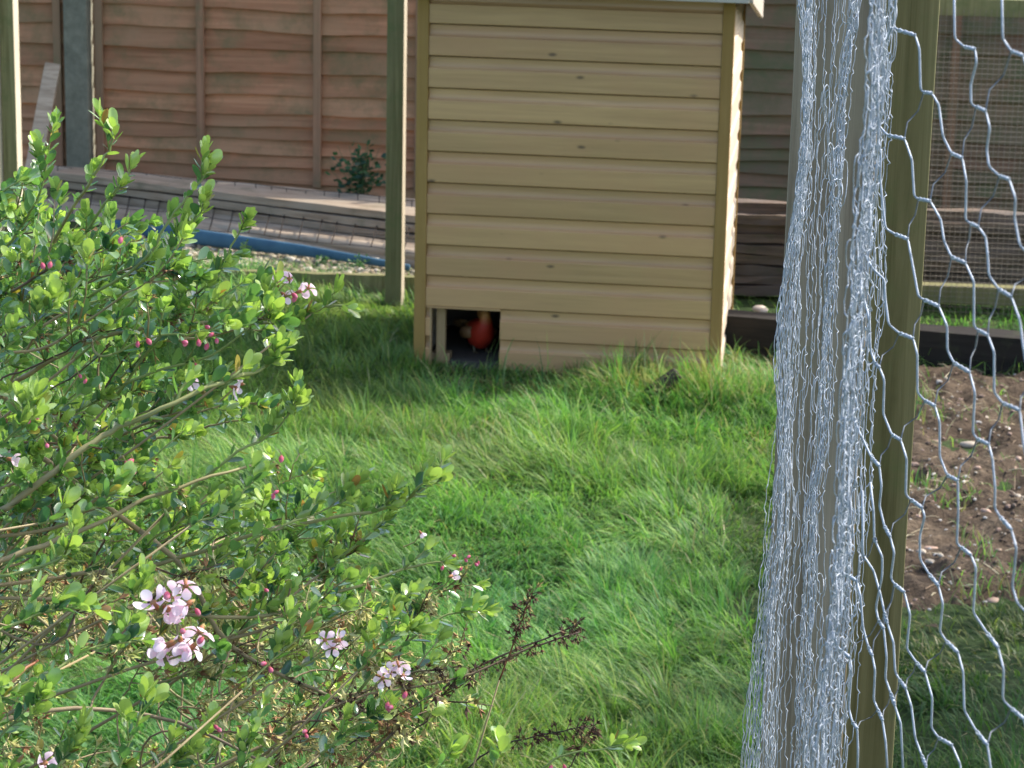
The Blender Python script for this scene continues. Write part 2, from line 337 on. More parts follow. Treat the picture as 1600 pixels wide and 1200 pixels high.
mb = MB(); mb.box((x0+.01, .03, -.005), (x0+.062, .075, .03)); mb.box((x0+.04, .0, -.02), (x0+.06, .03, .012)); build('sill_block', mb, m_inner, coop, bevel=.001)
mb = MB(); mb.box((x0+.001, -.001, 2*PB-.006), (x0+HOLE1+.001, .017, 2*PB-.0005)); build('hole_lintel', mb, m_board, coop)
mb = MB(); mb.box((x0+HOLE0, .0, 0), (x0+HOLE0+.003, T+.001, 2*PB-.007)); build('hole_lining', mb, m_inner, coop)
# roof: single slope falling to the back, with fascia boards
zr = at(1100, 6, (P0+dr*W).y).z + .038 - .018 - (D+.05)*.16 + .01
ROOFZ = None
def roofz(y): return zr + .018 + (D-y)*.16
mb = MB(); ov = .035
mb.add([(-ov,-.05,roofz(-.05)),(W+ov,-.05,roofz(-.05)),(W+ov,D+.05,roofz(D+.05)),(-ov,D+.05,roofz(D+.05)),
        (-ov,-.05,roofz(-.05)+.014),(W+ov,-.05,roofz(-.05)+.014),(W+ov,D+.05,roofz(D+.05)+.014),(-ov,D+.05,roofz(D+.05)+.014)],
       [(0,3,2,1),(4,5,6,7),(0,1,5,4),(1,2,6,5),(2,3,7,6),(3,0,4,7)]); build('roof', mb, m_felt, coop)
m_fascia = wood('fascia_wood', (.34,.29,.23), (.5,.45,.38), axis=0, grain=60)
# ------------------------------------------------------------------ pheasant
bp_ = coop.matrix_basis @ Vector((x0+.137, .125, .013))
bird = thing('pheasant', 'red and gold pheasant standing in the pop hole of the hen house', 'bird', P0 + Vector((0,0,0)) , 0)
bl = Matrix.Rotation(-YAW, 4, 'Z') @ Vector((x0+.137, .125, .013)) + P0; bird.location = bl; bird.rotation_euler = (0, 0, R(200)); bird.scale = (.88, .88, 1.1)
red = (.34,.022,.008); org = (.24,.10,.025); yel = (.32,.20,.05); drk = (.05,.04,.03)
spine_ = [(0,-.19,.07),(0,-.14,.07),(0,-.09,.072),(0,-.045,.075),(0,-.005,.08),(0,.022,.095),(0,.032,.115),(0,.030,.135),(0,.030,.150),(0,.038,.160),(0,.050,.162),(0,.057,.160)]
def dn(l): return [(a, b, c-.030) for a, b, c in l]
spine = [(a, b, c-.030) for a, b, c in spine_]
rads = [.006,.016,.028,.038,.040,.034,.022,.015,.014,.0155,.010,.004]
cols = [drk,(.2,.1,.03),(.4,.2,.03),red,red,red,red,(.45,.2,.05),org,yel,yel,yel]
mb = MB(); mb.tube(spine, rads, 12, cols=cols); build('body', mb, m_feather, bird, smooth=True)
mb = MB(); mb.tube(dn([(0,.045,.176),(0,.028,.180),(0,.008,.168),(0,-.006,.150)]), [.005,.011,.010,.002], 8, yel); build('crest', mb, m_feather, bird, smooth=True)
mb = MB(); mb.tube(dn([(0,.012,.15),(0,-.004,.13),(0,-.012,.11)]), [.012,.019,.004], 10, org, sq=.9); build('cape', mb, m_feather, bird, smooth=True)
mb = MB(); mb.tube(dn([(0,.054,.161),(0,.066,.158),(0,.073,.153)]), [.005,.003,.0006], 6, (.45,.38,.22)); build('beak', mb, m_feather, bird, smooth=True)
for s in (-1, 1):
    mb = MB(); mb.tube(dn([(s*.011,.043,.165),(s*.0155,.0435,.166)]), [.003,.002], 8, (.02,.02,.02)); build('eye', mb, m_feather, bird, smooth=True)
    mb = MB(); mb.tube(dn([(s*.034,.0,.085),(s*.040,-.05,.078),(s*.028,-.12,.07)]), [.014,.018,.004], 8, (.20,.10,.04)); build('wing', mb, m_feather, bird, smooth=True)
    mb = MB(); lc = (.12,.09,.05); mb.tube([(s*.02,-.01,.035),(s*.021,-.018,.02),(s*.021,-.012,.004)], [.008,.004,.003], 6, lc)
    for a in (-.5, 0, .5, math.pi): mb.tube([(s*.021,-.012,.003),(s*.021+math.sin(a)*.018,-.012+math.cos(a)*.018,.002)], [.0025,.0012], 4, lc)
    build('leg', mb, m_feather, bird)
mb = MB(); mb.tube(dn([(0,-.15,.075),(0,-.25,.065),(0,-.36,.05)]), [.014,.010,.003], 8, (.28,.17,.07), sq=.4); build('tail', mb, m_feather, bird, smooth=True)
# ------------------------------------------------------------------ roof trim and posts of the run
mb = MB(); zf = roofz(-.05); mb.box((-ov-.002, -.062, zf-.038), (W+ov+.002, -.051, zf+.016)); build('fascia', mb, m_fascia, coop, bevel=.001)
for x in (-ov-.012, W+ov+.001):
    mb = MB(); a, b = -.0505, D+.05
    mb.add([(x,a,roofz(a)-.038),(x+.011,a,roofz(a)-.038),(x+.011,b,roofz(b)-.038),(x,b,roofz(b)-.038),(x,a,roofz(a)+.016),(x+.011,a,roofz(a)+.016),(x+.011,b,roofz(b)+.016),(x,b,roofz(b)+.016)],
           [(0,3,2,1),(4,5,6,7),(0,1,5,4),(1,2,6,5),(2,3,7,6),(3,0,4,7)]); build('barge_board', mb, m_fascia, coop)
def post(name, px, py_ground, wpx, label, mat, h=1.75, depth=None, rz=-YAW, Y=None, grp=None, cat='post'):
    p = ground(px, py_ground) if Y is None else None
    if p is None:
        p = at(px, 300, Y); p.z = 0      # placed by its distance
        # walk so that the axis passes through the pixel at mid height
    wd = wpx*p.y/FPX; dp = depth or wd
    o = tag(link(name, None), label, cat, grp); mb = MB(); mb.box((-wd/2, 0, -.15), (wd/2, dp, h))
    C.objects.unlink(o); bpy.data.objects.remove(o)
    o = build(name, mb, mat, bevel=.0015); o.location = (p.x, p.y, 0); o.rotation_euler = (0, 0, rz)
    o.data.materials.append(m_sunlit_tint); o.data.polygons[3].material_index = 1  # right face takes the painted sunlit colour
    return tag(o, label, cat, grp), p, wd
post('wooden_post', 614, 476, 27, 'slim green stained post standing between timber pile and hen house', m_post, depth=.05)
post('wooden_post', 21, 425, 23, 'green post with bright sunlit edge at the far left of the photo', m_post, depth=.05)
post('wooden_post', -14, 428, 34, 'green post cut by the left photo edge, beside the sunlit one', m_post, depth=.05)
# ------------------------------------------------------------------ fence of overlapping boards
FYAW = R(7.0); F0 = at(500, 300, 9.3); F0.z = 0
fd = Vector((math.cos(FYAW), -math.sin(FYAW), 0))
def fx(px):       # distance along the fence for an image column
    lo, hi = -6, 6
    for _ in range(40):
        m_ = (lo+hi)/2; q = F0 + fd*m_ + Vector((0,0,.4))
        if proj(q)[0] < px: lo = m_
        else: hi = m_
    return lo
rows = [17,50,81,116,150,180,200,220,242,262,284,306,328]
zs = [at(490, y, F0.y).z for y in rows]; z = zs[0]
while z < 1.45: z += random.uniform(.072, .085); zs.insert(0, z)
zs = [z for z in zs if z > -.06]
xa = fx(148); PW = 1.80
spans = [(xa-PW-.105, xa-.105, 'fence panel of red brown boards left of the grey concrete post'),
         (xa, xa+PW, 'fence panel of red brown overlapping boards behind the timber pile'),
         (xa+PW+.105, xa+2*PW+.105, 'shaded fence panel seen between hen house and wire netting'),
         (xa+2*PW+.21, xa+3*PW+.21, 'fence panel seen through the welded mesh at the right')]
for (a, b, lab) in spans:
    fp = thing('lap_fence', lab, 'fence', F0 + fd*a, -FYAW, 'lap fence panels along the back')
    L = b-a
    for i, z in enumerate(zs):
        top = zs[i-1]+.022 if i else z+.10
        mb = MB(); n = 26; ph = random.random()*10; vs_ = []; sag = random.uniform(-.003, .003)
        for k in range(n+1):
            x = L*k/n; wv = .004*math.sin(x*5+ph)+.0025*math.sin(x*13+ph*2)+random.uniform(-.001, .001)+sag*math.sin(3.1*k/n)
            o_ = .003*math.sin(x*4+ph*3)
            zt = min(top, 1.56)
            vs_ += [(x, -.020+o_, z+wv), (x, -.002, zt), (x, .004, zt), (x, -.011+o_, z+wv)]
        fs = [(0,1,2,3), (4*n+3,4*n+2,4*n+1,4*n)]
        for k in range(n):
            for c in range(4): fs.append((4*k+c, 4*k+4+c, 4*k+4+(c+1) % 4, 4*k+(c+1) % 4))
        mb.add(vs_, fs); build('slat', mb, m_slat if not ('shaded' in lab or 'welded' in lab) else m_slat_shade, fp)
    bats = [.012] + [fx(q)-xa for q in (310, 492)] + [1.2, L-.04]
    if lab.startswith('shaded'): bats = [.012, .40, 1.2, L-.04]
    for q in bats:
        mb = MB(); mb.box((q, -.034, .03), (q+.028, -.0175, 1.58)); build('batten', mb, m_fbat, fp, bevel=.001)
for q, lab in ((xa-.0525, 'grey concrete fence post in front of the red brown fence'), (xa+PW+.0525, 'grey concrete fence post hidden behind the hen house'), (xa+2*PW+.1575, 'grey concrete fence post behind the near wooden posts')):
    mb = MB(); mb.box((-.045, -.06, -.1), (.045, .04, 1.7)); o = build('fence_post', mb, m_conc, bevel=.006); o.location = F0+fd*q; o.rotation_euler = (0, 0, -FYAW)
    tag(o, lab, 'post', 'concrete posts of the lap fence')
# plank leaning on the fence
mb = MB(); p = at(56, 240, 8.95); q = at(83, 100, 9.12); d = (q-p).normalized(); p = p - d*((p.z-.01)/d.z)
mb.beam(p, q, .055, .02, Vector((0,-1,0)), 6, .001)
tag(build('leaning_plank', mb, m_old, bevel=.001), 'grey weathered plank leaning against fence left of the concrete post', 'plank')
# ------------------------------------------------------------------ timber pile, draped with mesh
pile = thing('timber_pile', 'low pile of long weathered boards lying by the fence under dark square mesh', 'timber pile', at(400, 340, 8.7)*1.0)
pile.location.z = 0
def plank(p, q, wd, th, tilt, mat, nm='plank'):
    d = (q-p).normalized(); up = Vector((0, -math.sin(tilt), math.cos(tilt))); up = (up - d*up.dot(d)).normalized()
    ang = math.atan2(d.y, d.x); c = (p+q)/2; L = (q-p).length
    o = bpy.data.objects.new(nm, None)
    bpy.data.objects.remove(o)
    mb = MB(); mb.beam((-L/2,0,0), (L/2,0,0), wd, th, Vector((0,0,1)), 14 if mat is not m_old2 else 22, .0016 if mat is not m_old2 else .0045)
    o = build(nm, mb, mat); o.parent = pile if mat is not m_old2 else stack
    sx = up.cross(d); mt = Matrix((d, sx, up)).transposed().to_4x4(); mt.translation = c - o.parent.location; o.matrix_basis = mt
    return o
for k in range(8):
    p = at(80+random.uniform(-30, 20), 268+k*9.5, 9.15-.05*k); q = at(715+random.uniform(-45, 30), 326+k*10.5+random.uniform(-2, 2), 8.6-.075*k)
    plank(p, q, .085, .02, .55 if k > 2 else .25, m_old)
for k, (ya, yb) in enumerate(((349, 398), (360, 412), (366, 424))):
    p = at(140, ya-20+k*2, 8.85-.05*k); q = at(690, yb+6, 8.0-.0*k); L = (q-p).length
    mb = MB(); mb.tube([(-L/2+L*i/12, random.uniform(-.003,.003), random.uniform(-.003,.003)) for i in range(13)], [random.uniform(.020,.026) for _ in range(13)], 10)
    o = build('pole', mb, m_old, pile, smooth=True); d = (q-p).normalized(); sx = Vector((0,0,1)).cross(d).normalized(); mt = Matrix((d, sx, d.cross(sx))).transposed().to_4x4(); mt.translation = (p+q)/2-pile.location; o.matrix_basis = mt
# filler boards beneath
for k in range(4):
    p = at(100, 330, 9.05-.03*k); p.z = .03+.03*k; q = at(700, 400, 8.25); q.z = .03+.03*k; plank(p, q, .22-.03*k, .024, 0, m_old)
mesh_t = thing('wire_mesh', 'dark square wire mesh draped over the timber pile', 'wire mesh', pile.location.copy())
mb = MB()
def drape(u, v):  # u along 0..1, v across 0..1 from back to front
    a = Vector((90, 262)).lerp(Vector((700, 320)), u); b = Vector((95, 334)).lerp(Vector((700, 402)), u)
    s = a.lerp(b, v); Ya = 9.13+(8.58-9.13)*u; Yb = 8.78+(7.95-8.78)*u
    Y = Ya+(Yb-Ya)*v - .06; return at(s.x - 14*v*v + 3*math.sin(u*40), s.y-1+1.5*math.sin(u*23+v*5), Y) + Vector((0, 0, .004))
for i in range(23): mb.tube([drape(i/22+.003*math.sin(i*7), v/6) for v in range(7)], .0024, 4)
for j in range(5): mb.tube([drape(i/30, j/4) for i in range(31)], .0013, 4)
build('mesh_wires', mb, m_rust, mesh_t, world=True)['kind'] = 'stuff'
# blue pipe
pts = [(60,338,9.0),(150,352,8.72),(260,364,8.42),(380,380,8.17),(470,391,8.02),(560,405,7.94),(640,418,7.88)]
mb = MB(); pw = [at(*p) for p in pts]
mb.tube(pw, [.030,.029,.028,.024,.019,.014,.010], 12, sq=.5)
tag(build('blue_pipe', mb, m_blue, smooth=True), 'flattened blue plastic pipe lying on gravel in front of the timber pile', 'pipe')
# old boards stacked behind the hen house
stack = thing('board_stack', 'dark stack of old boards behind the right corner of hen house', 'timber stack', (ground(1240, 462).x, ground(1240, 462).y+.1, 0))
zz = .0
for k in range(9):
    th = random.uniform(.026, .036); Y = 7.74+random.uniform(-.015, .015); p = Vector((.45+random.uniform(-.03,.03), Y, zz+th/2+.012)); q = Vector((2.4+random.uniform(-.1,.1), Y-.02, zz+th/2-.012-.002*k))
    plank(p, q, random.uniform(.05, .07), th, 0, m_old2); zz += th+.003
# edging timbers
def edging(pa, pb, h, th, label, mat):
    a = ground(*pa); b = ground(*pb); o = thing('edging', label, 'edging', a); bpy.data.objects.remove(o)
    mb = MB(); d = b-a; L = d.length; mb.beam((0,0,h/2-.02), (L,0,h/2-.02), th, h, Vector((0,0,1)), 12, .0015)
    o = build('timber_edging', mb, mat); o.location = a; o.rotation_euler = (0, 0, math.atan2(d.y, d.x)); return tag(o, label, 'edging')
edging((1060,540), (1800,597), .125, .09, 'dark timber sleeper edging between the hen house and the soil bed', m_sleeper)
edging((300,446), (700,461), .075, .03, 'low mossy edging board along the gravel beside the green post', m_post)
# stone + dark lump in grass
mb = MB(); stone_mb(mb, (0,0,0), .035, (.55,.45,.36), .5); o = build('pale_stone', mb, m_stone, smooth=True); o.location = ground(1188, 484, .03); tag(o, 'pale flat stone on grass behind the dark edging', 'stone')
mb = MB(); pth = ground(1030, 632)
mb.tube([Vector((-.05,0,.0)),Vector((-.02,0,.03)),Vector((.02,.0,.06)),Vector((.045,0,.085))], [.02,.03,.032,.024], 9, (.035,.025,.02), sq=.7)
o = build('wood_chunk', mb, m_stone); o.location = (pth.x, pth.y, 0); tag(o, 'dark broken chunk of wood half hidden in grass before the hen house', 'wood')
mb = MB(); p = ground(165, 470); mb.beam((0,0,-.02), (-.012,0,.17), .035, .03, Vector((0,1,0)), 5, .002)
o = build('stake', mb, m_old); o.location = (p.x, p.y, 0); tag(o, 'short grey wooden stake in grass behind the leafy shrub', 'stake')
# weed at fence foot
def simple_weed(name, c, n, r, h, label, cols, lsz):
    o = thing(name, label, 'plant', c); mb = MB(); ml = MB()
    for i in range(n):
        a = random.random()*6.28; rr = r*random.random(); hh = h*random.uniform(.35, 1)
        tip = Vector((math.cos(a)*rr, math.sin(a)*rr*.5, hh)); mb.tube([(0,0,0), tip*.5+Vector((0,0,.1*hh)), tip], [.002,.0016,.001], 4, (.09,.13,.05))
        for j in range(7):
            b = tip*(random.uniform(.35, 1.02)) + Vector((random.uniform(-1,1), random.uniform(-1,1), random.uniform(-1,1)))*lsz*.7
            d = Vector((random.uniform(-1,1), random.uniform(-1,1), random.uniform(-.3,.6))).normalized(); s_ = d.orthogonal().normalized()
            ml.add([b, b+d*lsz*.5+s_*lsz*.3, b+d*lsz, b+d*lsz*.5-s_*lsz*.3], [(0,1,2,3)], random.choice(cols))
    build('stems', mb, m_stem, o); tag(build('foliage', ml, m_grass, o), kind='stuff'); return o
pw_ = at(562, 318, 8.75); simple_weed('weed', (pw_.x, pw_.y, .05), 26, .12, .26, 'blue green leafy weed growing behind the timber pile beside the post', [(.035,.085,.04),(.05,.12,.05),(.03,.07,.045)], .03)
for (x, y, hh, lab) in ((505,420,.05,'tiny weed sprouting in gravel under the blue pipe'), (560,425,.05,'small weed sprouting in gravel left of the green post'), (385,402,.06,'small weed at the far left of the gravel by the blue pipe')):
    simple_weed('weed', ground(x, y, .01), 9, .04, hh, lab, [(.06,.14,.05),(.09,.18,.05)], .014)
# ------------------------------------------------------------------ mesh panel of the run on the right
pn = thing('run_panel', 'green framed welded mesh panel of the run behind the soil bed', 'mesh panel', (1.0, 7.35, 0))
RY = 7.42; mid = lambda y: at(1520, y, RY).z; dy_ = -.11
zb0, zb1, zt0, zt1 = mid(473), mid(445), mid(24), mid(24)+.05
XA, XB = .98, 2.6
def railbox(z0, z1, nm, th=.045):
    mb = MB(); mb.add([(XA,RY,z0),(XB,RY-.12,z0),(XB,RY-.12+th,z0),(XA,RY+th,z0),(XA,RY,z1),(XB,RY-.12,z1),(XB,RY-.12+th,z1),(XA,RY+th,z1)], [(0,3,2,1),(4,5,6,7),(0,1,5,4),(1,2,6,5),(2,3,7,6),(3,0,4,7)])
    build(nm, mb, m_post, pn, world=True, bevel=.0015)
railbox(zb0, zb1, 'rail'); railbox(zt0, zt1, 'rail')
for x in (XA+.0, XB-.05):
    mb = MB(); yy = RY-.12*(x-XA)/(XB-XA)+.046; mb.box((x, yy, 0), (x+.045, yy+.045, zt1+.03)); build('upright', mb, m_post, pn, world=True, bevel=.0015)
mb = MB(); s_ = .0158
def py(x): return RY-.12*(x-XA)/(XB-XA)-.004
n = int(1.0/s_)
for i in range(n):
    x = XA+.01+i*s_; mb.tube([(x, py(x), .03), (x, py(x)+.0015*math.sin(i), zt0+.02)], .0008, 3)
z = .04
while z < zt0: mb.tube([(XA, py(XA)-.001, z), (XA+.5, py(XA+.5)-.003, z-.002), (XA+1.0, py(XA+1.0)-.001, z)], .0008, 3); z += s_*.95
build('welded_mesh', mb, m_wire2, pn, world=True)['kind'] = 'stuff'
# ------------------------------------------------------------------ near posts
def nearpost(name, xl, xr, Y, label, mat, yref=300):
    a = at(xl, yref, Y); b = at(xr, yref, Y); wd = b.x-a.x
    mb = MB(); n = 30; mb.beam((0, 0, -.1), (0, 0, 2.0), wd, .05, Vector((0,-1,0)), n, .0003)
    o = build(name, mb, mat, bevel=.0012); o.location = ((a.x+b.x)/2, Y+.03, 0); o.rotation_euler = (0, 0, -R(6)); return tag(o, label, 'post')
nearpost('gate_post', 1238, 1372, 1.80, 'grey brown wooden post behind the bunched wire netting', m_postb)
nearpost('gate_post', 1340, 1457, 1.90, 'mossy green post at right with loose hexagonal netting in front', m_post)
# ------------------------------------------------------------------ netting
def interp(tab, y):
    if y <= tab[0][0]: return tab[0][1]
    for (a, b), (c, d) in zip(tab, tab[1:]):
        if y <= c: return b+(d-b)*(y-a)/(c-a)
    return tab[-1][1]
net_o = at(1300, 600, 1.6); net = thing('wire_netting_bundle', 'bunched silver chicken wire hanging down in front of the grey brown post', 'chicken wire', (net_o.x, 1.6, 0))
def strand(mb, xf, off, Yf, y0, y1, rad, seg=(20, 38), jog=(2, 6), phase=0, wander=3, knob=1.5):
    y = y0 - random.uniform(0, 30); o = off; pts = []; rr = []; Yd = random.uniform(-.012, .012)
    drift = 0
    while y < y1:
        x = interp(xf, y)+o+drift
        sgn = random.choice((1, 1, -1)); j = random.uniform(*jog)*sgn
        pts.append(at(x, y, Yf(y)+Yd)); rr.append(rad)
        L = random.uniform(*seg)*(1 if random.random() < .85 else .5); mx = random.uniform(-2.2, 2.2)
        pts.append(at(interp(xf, y+L*.5)+o+drift+mx, y+L*.5, Yf(y)+Yd)); rr.append(rad)
        y += L; x = interp(xf, y)+o+drift
        pts.append(at(x, y, Yf(y)+Yd)); rr.append(rad*.95)
        Yd2 = Yd+random.uniform(-.004, .004)
        pts.append(at(x+j*.3, y+3.0, Yf(y)+Yd2)); rr.append(rad*knob)
        pts.append(at(x+j*.72, y+6.5, Yf(y)+Yd2)); rr.append(rad*knob)
        drift += j; drift *= .72; drift += random.uniform(-wander, wander)*.3
        y += 9; Yd = Yd*.7 + random.uniform(-.005, .005)
    mb.tube(pts, rr, 4)
def loop(mb, x, y, wd, h, Y, rad):
    pts = []; sk_ = random.uniform(-.3, .3)
    for i in range(13):
        t = i/12*2*math.pi; sx = math.sin(t); cy = -math.cos(t)
        pts.append(at(x+wd/2*math.copysign(abs(sx)**.7, sx)+cy*h*.5*sk_*.25, y+h/2*cy, Y+.006*math.sin(t*2)))
    mb.tube(pts, rad, 4)
LE = [(-60,1247),(0,1247),(100,1254),(180,1252),(250,1249),(350,1235),(470,1215),(545,1208),(640,1214),(700,1214),(800,1200),(930,1185),(1100,1165),(1260,1150)]
LR = [(-60,1272),(0,1272),(160,1264),(280,1260),(400,1250),(500,1247),(620,1240),(700,1232),(800,1238),(850,1235),(950,1220),(1100,1212),(1260,1205)]
RE = [(-60,1404),(0,1403),(120,1394),(200,1386),(300,1376),(400,1382),(470,1380),(560,1370),(640,1362),(750,1357),(850,1350),(950,1342),(1100,1330),(1260,1314)]
BC = [(-60,1338),(0,1334),(150,1312),(300,1302),(400,1297),(560,1290),(700,1284),(780,1268),(950,1266),(1260,1250)]
RC = [(-60,1371),(0,1369),(150,1364),(330,1346),(420,1337),(560,1326),(700,1318),(820,1313),(950,1302),(1100,1284),(1260,1270)]
tabmix = lambda A, B, t: [(y, interp(A, y)*(1-t)+interp(B, y)*t) for y in range(-60, 1300, 60)]
WR = .00027
mb = MB()
for i in range(30):
    t = (i+random.random())/30; tab = tabmix(LE, LR, t); strand(mb, tab, 0, lambda y, t=t: 1.66-.05*math.sin(math.pi*t), -40, 1240, WR, (18, 34), (1, 4), knob=1.35)
for i in range(14):
    y = random.uniform(0, 1200); t = random.uniform(.1, .95); loop(mb, interp(LE, y)*(1-t)+interp(LR, y)*t, y, random.uniform(6, 12), random.uniform(28, 52), 1.63, WR)
tag(build('folded_edge', mb, m_wire, net, world=True, smooth=True), kind='stuff')
for i in range(9):
    t = (i+.5)/9; tab = tabmix(LR, BC, .05+.8*t); mb = MB(); strand(mb, tab, random.uniform(-2, 2), lambda y: 1.69, -40, 1240, WR*.95, (26, 44), (2, 6), knob=1.3, wander=5)
    build('loose_strand', mb, m_wire, net, world=True, smooth=True)
mb = MB()
for i in range(15):
    wdt = [(-60,17),(300,15),(650,13),(780,22),(950,30),(1260,36)]
    u = random.gauss(0, .55); tab = [(y, interp(BC, y)+interp(wdt, y)*u) for y in range(-60, 1300, 60)]
    strand(mb, tab, 0, lambda y: 1.60, -40, 1240, WR, (18, 38), (1, 6), knob=1.45)
for i in range(28):
    y = random.uniform(-20, 1200); loop(mb, interp(BC, y)+random.gauss(0, 10), y, random.uniform(7, 18), random.uniform(30, 75), 1.58+random.uniform(-.02, .02), WR)
tag(build('tangled_fold', mb, m_wire, net, world=True, smooth=True), kind='stuff')
mb = MB()
for i in range(22):
    wdt = [(-60,12),(300,9),(650,8),(900,11),(1260,20)]
    u = random.gauss(0, .6); tab = [(y, interp(RC, y)+interp(wdt, y)*u) for y in range(-60, 1300, 60)]
    strand(mb, tab, 0, lambda y, u=u: 1.07+.015*u, -40, 1240, .00027, (22, 40), (2, 7), knob=1.35)
for i in range(24):
    y = random.uniform(-20, 1200); loop(mb, interp(RC, y)+random.gauss(0, 6), y, random.uniform(8, 16), random.uniform(40, 80), 1.06, .00027)
tag(build('near_fold', mb, m_wire, net, world=True, smooth=True), kind='stuff')
for i in range(11):
    t = (i+.5)/11; tab = tabmix(RC, RE, .15+.87*t); mb = MB(); strand(mb, tab, random.uniform(-2, 2), lambda y: 1.60, -40, 1240, WR*1.05, (22, 44), (2, 7), knob=1.6, wander=5)
    build('loose_strand', mb, m_wire, net, world=True, smooth=True)
mb = MB()
for i in range(40):
    y = random.uniform(-20, 1200); t = random.uniform(.3, 1); loop(mb, interp(RC, y)*(1-t)+interp(RE, y)*t-4, y, random.uniform(7, 13), random.uniform(35, 70), 1.58, WR)
tag(build('edge_loops', mb, m_wire, net, world=True, smooth=True), kind='stuff')
# large open hexagonal netting in front of the green post (nearer towards the right)
S = []
def s3(ox, oy, *seq): return [(ox+a/3, oy+b/3, k) for (a, b, k) in seq]
def P(*flat):  # triples x,y,k with k=1 where a twist starts and ends
    return [(flat[i], flat[i+1], flat[i+2]) for i in range(0, len(flat), 3)]
A, B_, D_ = (1100, 0), (1100, 400), (1100, 800)
S.append(s3(*A, *P(1172,-60,0, 1175,180,0, 1220,220,1, 1270,230,2, 1278,290,0, 1250,400,0, 1252,490,0, 1275,500,1, 1320,520,2, 1340,600,0, 1325,700,0, 1335,780,0, 1385,825,1, 1430,840,2, 1460,930,0, 1455,1020,0, 1480,1150,0, 1560,1230,1, 1610,1250,2, 1640,1400,0)))
S.append(s3(*A, *P(1395,-60,0, 1400,180,0, 1440,240,1, 1495,260,2, 1530,380,0, 1525,520,0, 1580,590,1, 1640,610,2)))
S.append(s3(*A, *P(905,-60,0, 895,60,0, 885,120,0, 905,140,1, 990,165,2, 1010,230,0, 1015,420,0, 1030,433,1, 1068,437,2, 1100,490,0, 1120,640,0, 1160,720,1, 1210,740,2, 1230,850,0, 1225,1030,0, 1250,1048,1, 1285,1062,2, 1320,1110,0)) + s3(*B_, *P(1330,0,0, 1335,90,0, 1380,155,1, 1440,190,2, 1480,300,0, 1500,450,0, 1520,560,1, 1580,600,2)))
S.append(s3(*A, *P(880,130,0, 840,230,0, 810,420,0, 820,590,0, 860,635,1, 940,650,2, 975,750,0, 985,920,0, 1005,933,1, 1060,942,2, 1110,1030,0, 1125,1130,0)) + s3(*B_, *P(1160,5,1, 1225,32,2, 1265,120,0, 1265,330,0, 1285,348,1, 1330,370,2, 1360,450,0, 1360,640,0, 1400,690,1, 1480,722,2, 1500,900,0, 1540,1060,0)))
S.append(s3(*A, *P(830,700,0, 825,830,0, 850,1070,0, 895,1098,1, 955,1120,2)) + s3(*B_, *P(970,0,0, 1005,190,0, 1030,205,1, 1100,235,2, 1140,330,0, 1140,440,0, 1170,500,1, 1245,545,2, 1270,640,0, 1260,830,0, 1280,858,1, 1335,882,2, 1352,950,0, 1365,1090,0, 1362,1180,0)) + s3(*D_, *P(1385,20,1, 1440,82,2, 1465,170,0, 1445,350,0, 1470,430,0, 1520,480,1, 1580,520,2, 1600,700,0)))
S.append(s3(*B_, *P(760,0,0, 790,60,0, 845,110,0, 850,200,0, 865,320,0, 915,362,1, 980,386,2, 1000,460,0, 1000,640,0, 1035,678,1, 1082,702,2, 1105,780,0, 1105,940,0, 1140,1028,1, 1190,1052,2)) + s3(*D_, *P(1192,0,0, 1185,150,0, 1205,165,1, 1250,200,2, 1275,260,0, 1262,470,0, 1325,565,1, 1378,635,2, 1405,740,0, 1400,880,0, 1440,920,1, 1500,972,2, 1530,1100,0, 1540,1240,0)))
S.append(s3(*B_, *P(700,60,0, 750,200,0, 775,300,0, 780,440,0, 800,500,1, 822,522,2, 845,580,0, 840,740,0, 880,838,1, 922,862,2, 950,950,0, 945,1120,0, 970,1142,1, 1022,1180,2)) + s3(*D_, *P(1035,20,0, 1012,110,0, 1012,220,0, 1055,292,1, 1098,345,2, 1120,430,0, 1105,560,0, 1135,605,1, 1190,658,2, 1215,750,0, 1220,930,0, 1275,1025,1, 1328,1092,2, 1350,1240,0)))
S.append(s3(*B_, *P(690,600,0, 720,700,0, 700,760,0, 740,850,0, 785,945,1, 822,985,2, 832,1080,0, 822,1170,0)) + s3(*D_, *P(845,65,1, 872,115,2, 892,190,0, 875,310,0, 892,338,1, 938,375,2, 966,480,0, 950,640,0, 995,705,1, 1035,750,2, 1070,870,0, 1065,1010,0, 1098,1058,1, 1162,1092,2, 1200,1180,0, 1210,1260,0)))
S.append(s3(*D_, *P(780,-140,0, 795,0,0, 798,120,1, 804,140,2, 836,210,0, 835,300,0, 805,450,0, 818,508,1, 842,545,2, 856,680,0, 850,780,0, 875,848,1, 893,905,2, 922,990,0, 935,1250,0)))
S.append(s3(*D_, *P(742,-100,0, 745,200,0, 795,275,0, 828,390,0, 845,470,1, 858,520,2, 888,610,0, 896,750,0, 915,785,1, 945,825,2, 972,910,0, 990,1060,0, 1020,1140,1, 1040,1190,2, 1045,1250,0)))
S.append(s3(*D_, *P(600,180,0, 630,260,0, 665,295,1, 716,322,2, 735,400,0, 745,540,0, 770,632,1, 788,672,2, 802,740,0, 795,880,0, 815,925,1, 836,975,2, 852,1080,0, 862,1250,0)))
S.append(s3(*D_, *P(600,520,0, 612,600,0, 636,646,1, 685,682,2, 692,740,0, 678,920,0, 695,985,1, 718,1014,2, 722,1120,0, 718,1250,0)))
loose = thing('hexagonal_netting', 'loose sheet of hexagonal chicken wire hanging before the green post and soil', 'chicken wire', (at(1480, 600, 1.1).x, 1.1, 0))
def netY(x): return 1.42-(x-1310)/290*.52
tw = []
